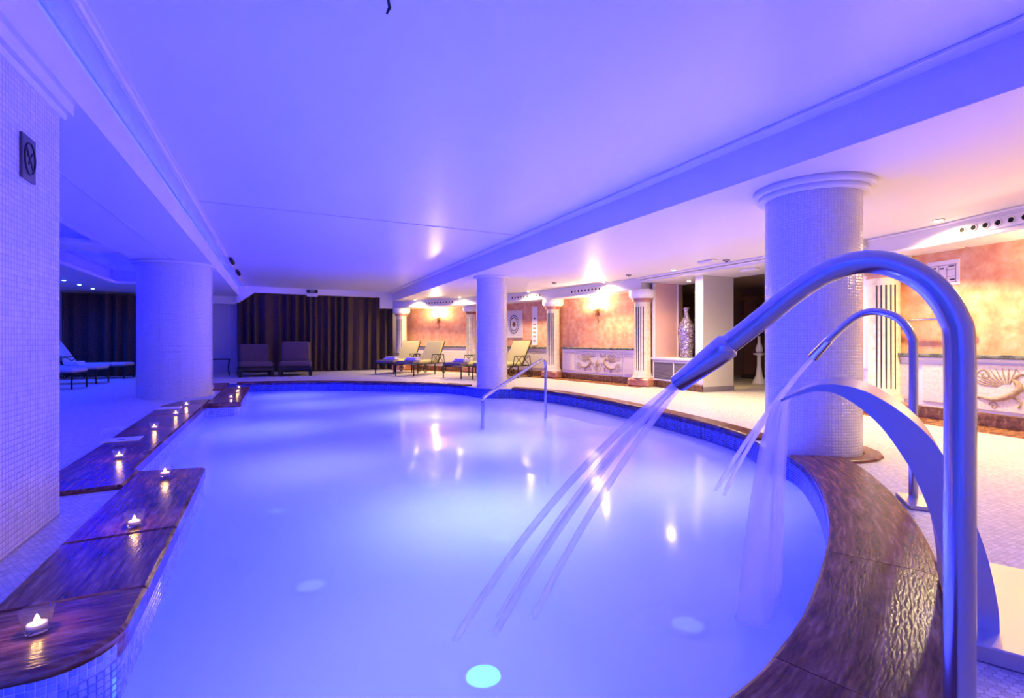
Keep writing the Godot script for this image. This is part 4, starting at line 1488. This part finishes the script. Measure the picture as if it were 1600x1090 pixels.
	var inner := catmull([Vector2(0.085, 0.05), Vector2(0.088, 0.13), Vector2(0.105, 0.27), Vector2(0.135, 0.40), Vector2(0.175, 0.52), Vector2(0.22, 0.61), Vector2(0.275, 0.695), Vector2(0.34, 0.76), Vector2(0.41, 0.802), Vector2(0.475, 0.806), Vector2(0.535, 0.785), Vector2(0.592, 0.756)], 4)
	var lo := 0.0
	var hi := 0.45
	s = st()
	var mid := []
	for i in outer.size(): mid.append((outer[i] + inner[i]) / 2.0)
	var at := func(p: Vector2, q: float) -> Vector3: return o + d * p.x + Vector3(0, p.y, 0) + wd * q
	for q in [lo, hi]:
		s = st()
		for i in outer.size() - 1:
			face(s, [at.call(outer[i], q), at.call(outer[i + 1], q), at.call(inner[i + 1], q), at.call(inner[i], q)], at.call(mid[i], (lo + hi) / 2))
		obj("side_plate", s, M.brushed_sheet, t)
	s = st(true)
	for i in outer.size() - 1:
		face(s, [at.call(outer[i], lo), at.call(outer[i + 1], lo), at.call(outer[i + 1], hi), at.call(outer[i], hi)], at.call(inner[i], (lo + hi) / 2))
	obj("back_sheet", s, M.brushed_sheet, t)
	s = st(true)
	for i in outer.size() - 1:
		face(s, [at.call(inner[i], lo), at.call(inner[i + 1], lo), at.call(inner[i + 1], hi), at.call(inner[i], hi)], at.call(outer[i], (lo + hi) / 2))
	obj("under_sheet", s, M.brushed_sheet, t)
	s = st()
	var pb := Basis(wd, Vector3.UP, wd.cross(Vector3.UP))
	box(s, o + wd * 0.28 - d * 0.085 + Vector3(0, 0.028, 0), Vector3(0.80, 0.055, 0.30), 0.005, pb)
	obj("base_plate", s, M.brushed_sheet, t)
	w = thing("water_sheet", "smooth curtain of water falling from the curved spout", "water jet")
	s = st(true)
	var lip := Vector2(0.602, 0.760)
	var prev := []
	for k in 19:
		var tt := 0.47 * k / 18.0
		var row := []
		for i in 28:
			# i runs round the section: along the front of the sheet, then back
			var q := (i / 13.0) if i < 14 else (27 - i) / 13.0
			var vx := (0.36 if i < 14 else 0.14) + 0.04 * sin(i * 1.9)
			var px := lip.x + vx * tt - (0.0 if i < 14 else 0.008)
			var py := maxf(lip.y - 0.15 * tt - 4.905 * tt * tt, WATER - 0.01)
			row.append(at.call(Vector2(px, py), lerpf(lo + 0.01 + 0.05 * tt, hi - 0.01 - 0.05 * tt, q)))
		if k > 0:
			for i in 28:
				var j := (i + 1) % 28
				face(s, [prev[i], prev[j], row[j], row[i]], (row[0] + row[13] + row[14] + row[27]) / 4.0)
		prev = row
	obj("sheet", s, M.falling_water, w)
	# handrail into the pool
	t = thing("pool_handrail", "sloping steel handrail standing in the pool water", "handrail")
	s = st(true)
	tube(s, catmull([Vector3(2.54, -0.9, -6.12), Vector3(2.54, 0.0, -6.12), Vector3(2.54, 0.18, -6.12), Vector3(2.60, 0.25, -6.14), Vector3(3.15, 0.475, -6.36), Vector3(3.66, 0.685, -6.555), Vector3(3.77, 0.70, -6.60), Vector3(3.82, 0.63, -6.62), Vector3(3.82, 0.3, -6.62), Vector3(3.82, -0.6, -6.62)], 6), 0.023, 16)
	obj("rail", s, M.steel, t)
	for p in [Vector3(2.54, DEPTH, -6.12), Vector3(3.82, DEPTH, -6.62)]:
		s = st(true)
		tube(s, [p, Vector3(p.x, -0.55, p.z)], 0.023, 14)
		obj("post", s, M.steel, t)

# ------------------------------------------------------------------ furniture
# built with its foot end at the origin, the back towards -z
func make_lounger(label: String, seat_m: Material, foot_m: Material) -> Node3D:
	var t := thing("sun_lounger", label, "sun lounger", Vector3.ZERO, 0.0, "iron framed sun loungers")
	var s := st()
	box(s, Vector3(0, 0.385, -0.83), Vector3(0.62, 0.085, 0.98), 0.03)
	obj("seat_cushion", s, seat_m, t)
	s = st()
	box(s, Vector3(0, 0.385, -0.18), Vector3(0.625, 0.088, 0.34), 0.03)
	obj("foot_cushion", s, foot_m, t)
	s = st()
	var bb := Basis(Vector3.RIGHT, deg_to_rad(58.0))
	box(s, Vector3(0, 0.69, -1.50), Vector3(0.62, 0.085, 0.76), 0.03, bb)
	obj("back_cushion", s, seat_m, t)
	s = st(true)
	for x in [-0.32, 0.32]:
		tube(s, [Vector3(x, 0.325, -0.02), Vector3(x, 0.325, -1.75)], 0.014, 6)
		tube(s, [Vector3(x, 0.33, -1.30), Vector3(x, 1.02, -1.735)], 0.014, 6)
	for z in [-0.02, -0.6, -1.2, -1.75]: tube(s, [Vector3(-0.32, 0.325, z), Vector3(0.32, 0.325, z)], 0.012, 6)
	tube(s, [Vector3(-0.32, 1.02, -1.735), Vector3(0.32, 1.02, -1.735)], 0.012, 6)
	obj("frame", s, M.iron, t)
	for q in [[-0.31, -0.04], [0.31, -0.04], [-0.31, -1.15], [0.31, -1.15]]:
		s = st(true)
		tube(s, [Vector3(q[0], 0.0, q[1]), Vector3(q[0], 0.33, q[1])], 0.017, 8)
		obj("leg", s, M.iron, t)
	for x in [-0.33, 0.33]:
		s = st(true)
		tube(s, [Vector3(x, 0.33, -0.92), Vector3(x, 0.60, -0.98), Vector3(x, 0.60, -1.62), Vector3(x, 0.33, -1.68)], 0.012, 6)
		tube(s, catmull([Vector3(x, 0.34, -1.0), Vector3(x, 0.46, -1.12), Vector3(x, 0.58, -1.3), Vector3(x, 0.46, -1.48), Vector3(x, 0.34, -1.6)], 4), 0.009, 6)
		tube(s, catmull([Vector3(x, 0.58, -1.04), Vector3(x, 0.44, -1.22), Vector3(x, 0.34, -1.3), Vector3(x, 0.44, -1.38), Vector3(x, 0.58, -1.56)], 4), 0.009, 6)
		obj("armrest", s, M.iron, t)
	for x in [-0.34, 0.34]:
		s = st(true)
		var ring := []
		for k in 25: ring.append(Vector3(x, 0.13 + cos(TAU * k / 24) * 0.115, -1.62 + sin(TAU * k / 24) * 0.115))
		tube(s, ring, 0.014, 6, false)
		var wh := obj("wheel", s, M.iron, t)
		s = st(true)
		tube(s, [Vector3(x - 0.02, 0.13, -1.62), Vector3(x + 0.02, 0.13, -1.62)], 0.026, 10)
		for k in 6: tube(s, [Vector3(x, 0.13, -1.62), Vector3(x, 0.13 + cos(TAU * k / 6) * 0.11, -1.62 + sin(TAU * k / 6) * 0.11)], 0.008, 5, false)
		obj("spokes", s, M.iron, wh)
		s = st(true)
		tube(s, [Vector3(x, 0.325, -1.58), Vector3(x, 0.13, -1.62)], 0.011, 6)
		obj("wheel_bracket", s, M.iron, t)
	return t

func towel(label: String, at: Vector3, turn: float) -> void:
	var t := thing("folded_towel", label, "towel", at, turn, "folded towels on the loungers")
	var s := st()
	box(s, Vector3(0, 0.025, 0), Vector3(0.42, 0.05, 0.28), 0.02)
	obj("lower_fold", s, M.towel_lilac, t)
	s = st()
	box(s, Vector3(0.01, 0.072, -0.01), Vector3(0.36, 0.045, 0.24), 0.02)
	obj("upper_fold", s, M.towel_lilac, t)

func furniture() -> void:
	# foot position and heading of each lounger (heading = direction from foot to back)
	var spots := [
		[Vector2(2.90, -14.72), Vector2(1.35, -1.45), "cream sun lounger with lilac towel nearest the dark curtain"],
		[Vector2(3.28, -13.78), Vector2(1.45, -1.25), "cream sun lounger with lilac towel in front of the far wall lamp"],
		[Vector2(4.20, -12.32), Vector2(1.6, -0.95), "cream sun lounger with towel half hidden by the pool-edge column"],
		[Vector2(4.72, -11.55), Vector2(1.75, -0.75), "cream sun lounger with its back in front of the medallion panel"]]
	var first: Node3D = null
	for i in spots.size():
		var p: Vector2 = spots[i][0]
		var h: Vector2 = spots[i][1].normalized()
		var turn := atan2(-h.x, -h.y)
		if first == null:
			first = make_lounger(spots[i][2], M.cushion_cream, M.cushion_foot)
			first.position = v3(p, 0)
			first.rotation.y = turn
		else:
			dup(first, "sun_lounger", v3(p, 0), turn, spots[i][2])
		if i < 3:
			var tp := p + h * 0.42
			towel(["lilac towel folded on the lounger nearest the dark curtain", "lilac towel folded on the lounger before the far wall lamp", "lilac towel folded on the lounger behind the pool-edge column"][i], v3(tp, 0.43), turn)
	var left := [
		[Vector2(-3.75, -13.35), "pale cushioned daybed closest to the mosaic pillar in the lounge"],
		[Vector2(-3.72, -14.75), "pale cushioned daybed in the middle of the lounge row"],
		[Vector2(-3.58, -16.45), "pale cushioned daybed closest to the lounge curtain"]]
	var db: Node3D = null
	for i in left.size():
		var p: Vector2 = left[i][0]
		var h := Vector2(-1.0, -0.12).normalized()
		var turn := atan2(-h.x, -h.y)
		if db == null:
			db = make_lounger(left[i][1], M.cushion_pale, M.cushion_pale)
			db.name = "daybed"
			names["daybed"] = 1
			db.set_meta("category", "daybed")
			db.set_meta("group", "daybeds in the blue lounge")
			db.position = v3(p, 0)
			db.rotation.y = turn
		else:
			dup(db, "daybed", v3(p, 0), turn, left[i][1])
		if i == 1: towel("pale towel folded on the middle lounge daybed", v3(p + h * 0.55, 0.43), turn)
	low_chair("low dark brown lounge chair next to the slim side table", Vector3(-0.55, 0, -15.85), 0.10)
	low_chair("low dark brown lounge chair with taller back in front of the curtain", Vector3(0.52, 0, -15.75), -0.05, 1.08)
	var t := thing("side_table", "slim dark metal side table against the pale end wall", "side table", Vector3(-1.55, 0, -16.6), 0.1)
	var s := st()
	box(s, Vector3(0, 0.47, 0), Vector3(0.62, 0.025, 0.45), 0.006)
	obj("table_top", s, M.iron, t)
	for q in [[-0.29, -0.2], [0.29, -0.2], [-0.29, 0.2], [0.29, 0.2]]:
		s = st(true)
		tube(s, catmull([Vector3(q[0], 0.0, q[1]), Vector3(q[0] * 0.94, 0.2, q[1]), Vector3(q[0], 0.46, q[1])], 4), 0.013, 8)
		obj("leg", s, M.iron, t)

func low_chair(label: String, at: Vector3, turn: float, k := 1.0) -> void:
	var t := thing("lounge_chair", label, "lounge chair", at, turn, "low lounge chairs")
	var s := st()
	box(s, Vector3(0, 0.335, 0.10), Vector3(0.88, 0.15, 0.95), 0.05)
	obj("seat_cushion", s, M.cushion_brown, t)
	s = st()
	box(s, Vector3(0, 0.62 * k, -0.42), Vector3(0.80, 0.62 * k, 0.14), 0.05, Basis(Vector3.RIGHT, deg_to_rad(-18.0)))
	obj("back_cushion", s, M.cushion_brown, t)
	s = st()
	box(s, Vector3(0, 0.215, 0.05), Vector3(0.90, 0.09, 1.05), 0.01)
	box(s, Vector3(0, 0.5, -0.56), Vector3(0.82, 0.55, 0.03), 0.01, Basis(Vector3.RIGHT, deg_to_rad(-18.0)))
	obj("frame", s, M.black, t)
	for q in [[-0.40, -0.42], [0.40, -0.42], [-0.40, 0.52], [0.40, 0.52]]:
		s = st()
		box(s, Vector3(q[0], 0.09, q[1]), Vector3(0.09, 0.18, 0.09), 0.008)
		obj("leg", s, M.black, t)

# ------------------------------------------------------------------ candles
func candles() -> void:
	var at := [
		[Vector2(-0.72, -2.15), "large clear tealight glass at the rounded near corner of the coping"],
		[Vector2(-0.67, -3.15), "lit tealight glass halfway along the near coping block"],
		[Vector2(-0.72, -4.22), "lit tealight glass on the rounded coping tip jutting into the pool"],
		[Vector2(-1.17, -5.02), "lit tealight glass beside the pillar end of the long coping"],
		[Vector2(-1.21, -6.52), "lit tealight glass in the middle of the long coping, first past the white lid"],
		[Vector2(-1.19, -7.66), "lit tealight glass on the long coping, second before the stout column"],
		[Vector2(-1.21, -8.65), "lit tealight glass on the long coping right before the stout column"],
		[Vector2(-1.19, -11.65), "lit tealight glass behind the stout column by the far deck"],
		[Vector2(-0.69, -9.45), "lit tealight glass on the near end of the far coping block"],
		[Vector2(-0.66, -10.45), "lit tealight glass in the middle of the far coping block"],
		[Vector2(-0.69, -11.35), "lit tealight glass on the far end of the far coping block"]]
	for i in at.size():
		var p: Vector2 = at[i][0]
		var t := thing("tealight", at[i][1], "candle", Vector3(p.x, 0.031, p.y), 0.0, "tealights on the pool coping")
		var s := st(true)
		lathe(s, [Vector2(0.0, 0.0), Vector2(0.031, 0.0), Vector2(0.034, 0.006), Vector2(0.046, 0.075), Vector2(0.0435, 0.075), Vector2(0.031, 0.010), Vector2(0.0, 0.010)], 28)
		obj("glass", s, M.clear_glass, t)
		s = st(true)
		lathe(s, [Vector2(0.0, 0.011), Vector2(0.027, 0.011), Vector2(0.028, 0.026), Vector2(0.024, 0.028), Vector2(0.0, 0.026)], 20)
		obj("wax", s, M.wax, t)
		s = st(true)
		lathe(s, [Vector2(0.0, 0.027), Vector2(0.006, 0.031), Vector2(0.0085, 0.038), Vector2(0.006, 0.048), Vector2(0.0, 0.060)], 12)
		obj("flame", s, M.flame, t)
		omni("candle_light", t, Vector3(0, 0.042, 0), Color(1.0, 0.74, 0.42), 0.02, 0.008)

# ------------------------------------------------------------------ small fittings
func small_things() -> void:
	# no-diving sign on the pillar
	var t := thing("no_diving_sign", "grey no-diving sign with crossed ring on the mosaic pillar", "sign", Vector3(-1.12, 1.91, -3.225))
	t.rotation.y = PI / 2
	var s := st()
	box(s, Vector3(0, 0, 0.006), Vector3(0.145, 0.22, 0.012), 0.002)
	obj("plate", s, M.sign_grey, t)
	s = st(true)
	var ring := []
	for k in 33: ring.append(Vector3(cos(TAU * k / 32) * 0.056, 0.0 + sin(TAU * k / 32) * 0.078, 0.012))
	tube(s, ring, 0.007, 6, false, 0.5)
	obj("ring", s, M.sign_blue, t)
	s = st(true)
	tube(s, [Vector3(-0.040, 0.055, 0.012), Vector3(0.040, -0.055, 0.012)], 0.006, 6)
	obj("slash", s, M.sign_blue, t)
	s = st(true)
	tube(s, [Vector3(-0.012, -0.03, 0.012), Vector3(0.004, 0.0, 0.012), Vector3(0.028, 0.032, 0.012)], 0.005, 6)
	tube(s, [Vector3(0.004, 0.004, 0.012), Vector3(-0.022, 0.014, 0.012)], 0.004, 6)
	obj("diver", s, M.sign_blue, t)
	# black spotlights clipped to the candle-side moulding, and the one hanging over the pool
	for q in [[Vector3(-0.84, 2.70, -11.43), "small black spotlight on the ceiling moulding, the nearer of two"], [Vector3(-0.84, 2.70, -13.31), "small black spotlight on the ceiling moulding closer to the curtain"]]:
		t = thing("ceiling_spotlight", q[1], "spotlight", q[0], 0.0, "black ceiling spotlights")
		s = st(true)
		tube(s, [Vector3(0, 0.02, 0), Vector3(0, -0.03, 0)], 0.018, 12)
		obj("mount", s, M.black, t)
		s = st(true)
		tube(s, [Vector3(0.0, -0.03, 0.16), Vector3(0.01, -0.045, 0.0), Vector3(0.02, -0.06, -0.22)], [0.03, 0.042, 0.045], 14)
		obj("body", s, M.black, t)
	t = thing("ceiling_bracket", "black angled ceiling bracket above the middle of the pool", "bracket", Vector3(0.50, 2.72, -2.47))
	s = st(true)
	tube(s, [Vector3(-0.005, 0.0, 0.06), Vector3(0.0, -0.03, 0.045), Vector3(0.012, -0.045, 0.02), Vector3(0.0, -0.07, 0.0)], [0.006, 0.007, 0.009, 0.005], 8)
	obj("arm", s, M.black, t)
	s = st(true)
	tube(s, [Vector3(0.0, 0.0, 0.06), Vector3(0.0, -0.012, 0.06)], 0.02, 14)
	obj("base", s, M.black, t)
	# white skimmer lids beside the long coping
	for q in [[Vector3(-1.36, 0.03, -5.95), 0.30, "white skimmer lid set across the near end of the long coping"], [Vector3(-1.66, 0.0, -6.9), 0.18, "small white skimmer lid in the deck beside the long coping"], [Vector3(-1.40, 0.03, -8.45), 0.30, "white skimmer lid set across the far end of the long coping"]]:
		t = thing("skimmer_lid", q[2], "lid", q[0], 0.0, "white skimmer lids")
		s = st()
		box(s, Vector3(0, 0.005, 0), Vector3(q[1], 0.010, 0.22), 0.003)
		obj("plate", s, M.white_paint, t)
		s = st(true)
		tube(s, [Vector3(-0.03, 0.011, 0.05), Vector3(0.03, 0.011, 0.05)], 0.005, 6)
		obj("grip", s, M.grille_grey, t)
	# flat ceiling fittings over the passage side
	for q in [[Vector3(6.72, 2.40, -6.05), "flat white emergency light before the passage"], [Vector3(7.6, 2.30, -5.9), "flat white emergency light over the passage"]]:
		t = thing("ceiling_fitting", q[1], "light fitting", q[0], 0.0, "flat white ceiling fittings")
		s = st()
		box(s, Vector3(0, -0.02, 0), Vector3(0.14, 0.04, 0.32), 0.01)
		obj("housing", s, M.white_paint, t)
		s = st()
		box(s, Vector3(0, -0.043, 0), Vector3(0.10, 0.008, 0.26), 0.002)
		obj("diffuser", s, M.paper, t)
	for q in [[Vector3(6.66, 2.40, -8.06), "small grey ceiling sensor before the pale vase niche"], [Vector3(6.95, 2.40, -5.85), "small grey ceiling sensor before the passage"], [Vector3(5.95, 2.40, -9.9), "small grey ceiling sensor above the pool-edge handrail"]]:
		t = thing("ceiling_sensor", q[1], "sensor", q[0], 0.0, "grey ceiling sensors")
		s = st(true)
		lathe(s, [Vector2(0.06, 0.0), Vector2(0.058, -0.018), Vector2(0.04, -0.028), Vector2(0.0, -0.03)], 20)
		obj("body", s, M.grille_grey, t)
		s = st(true)
		lathe(s, [Vector2(0.018, -0.028), Vector2(0.014, -0.04), Vector2(0.0, -0.042)], 14)
		obj("lens", s, M.hole, t)
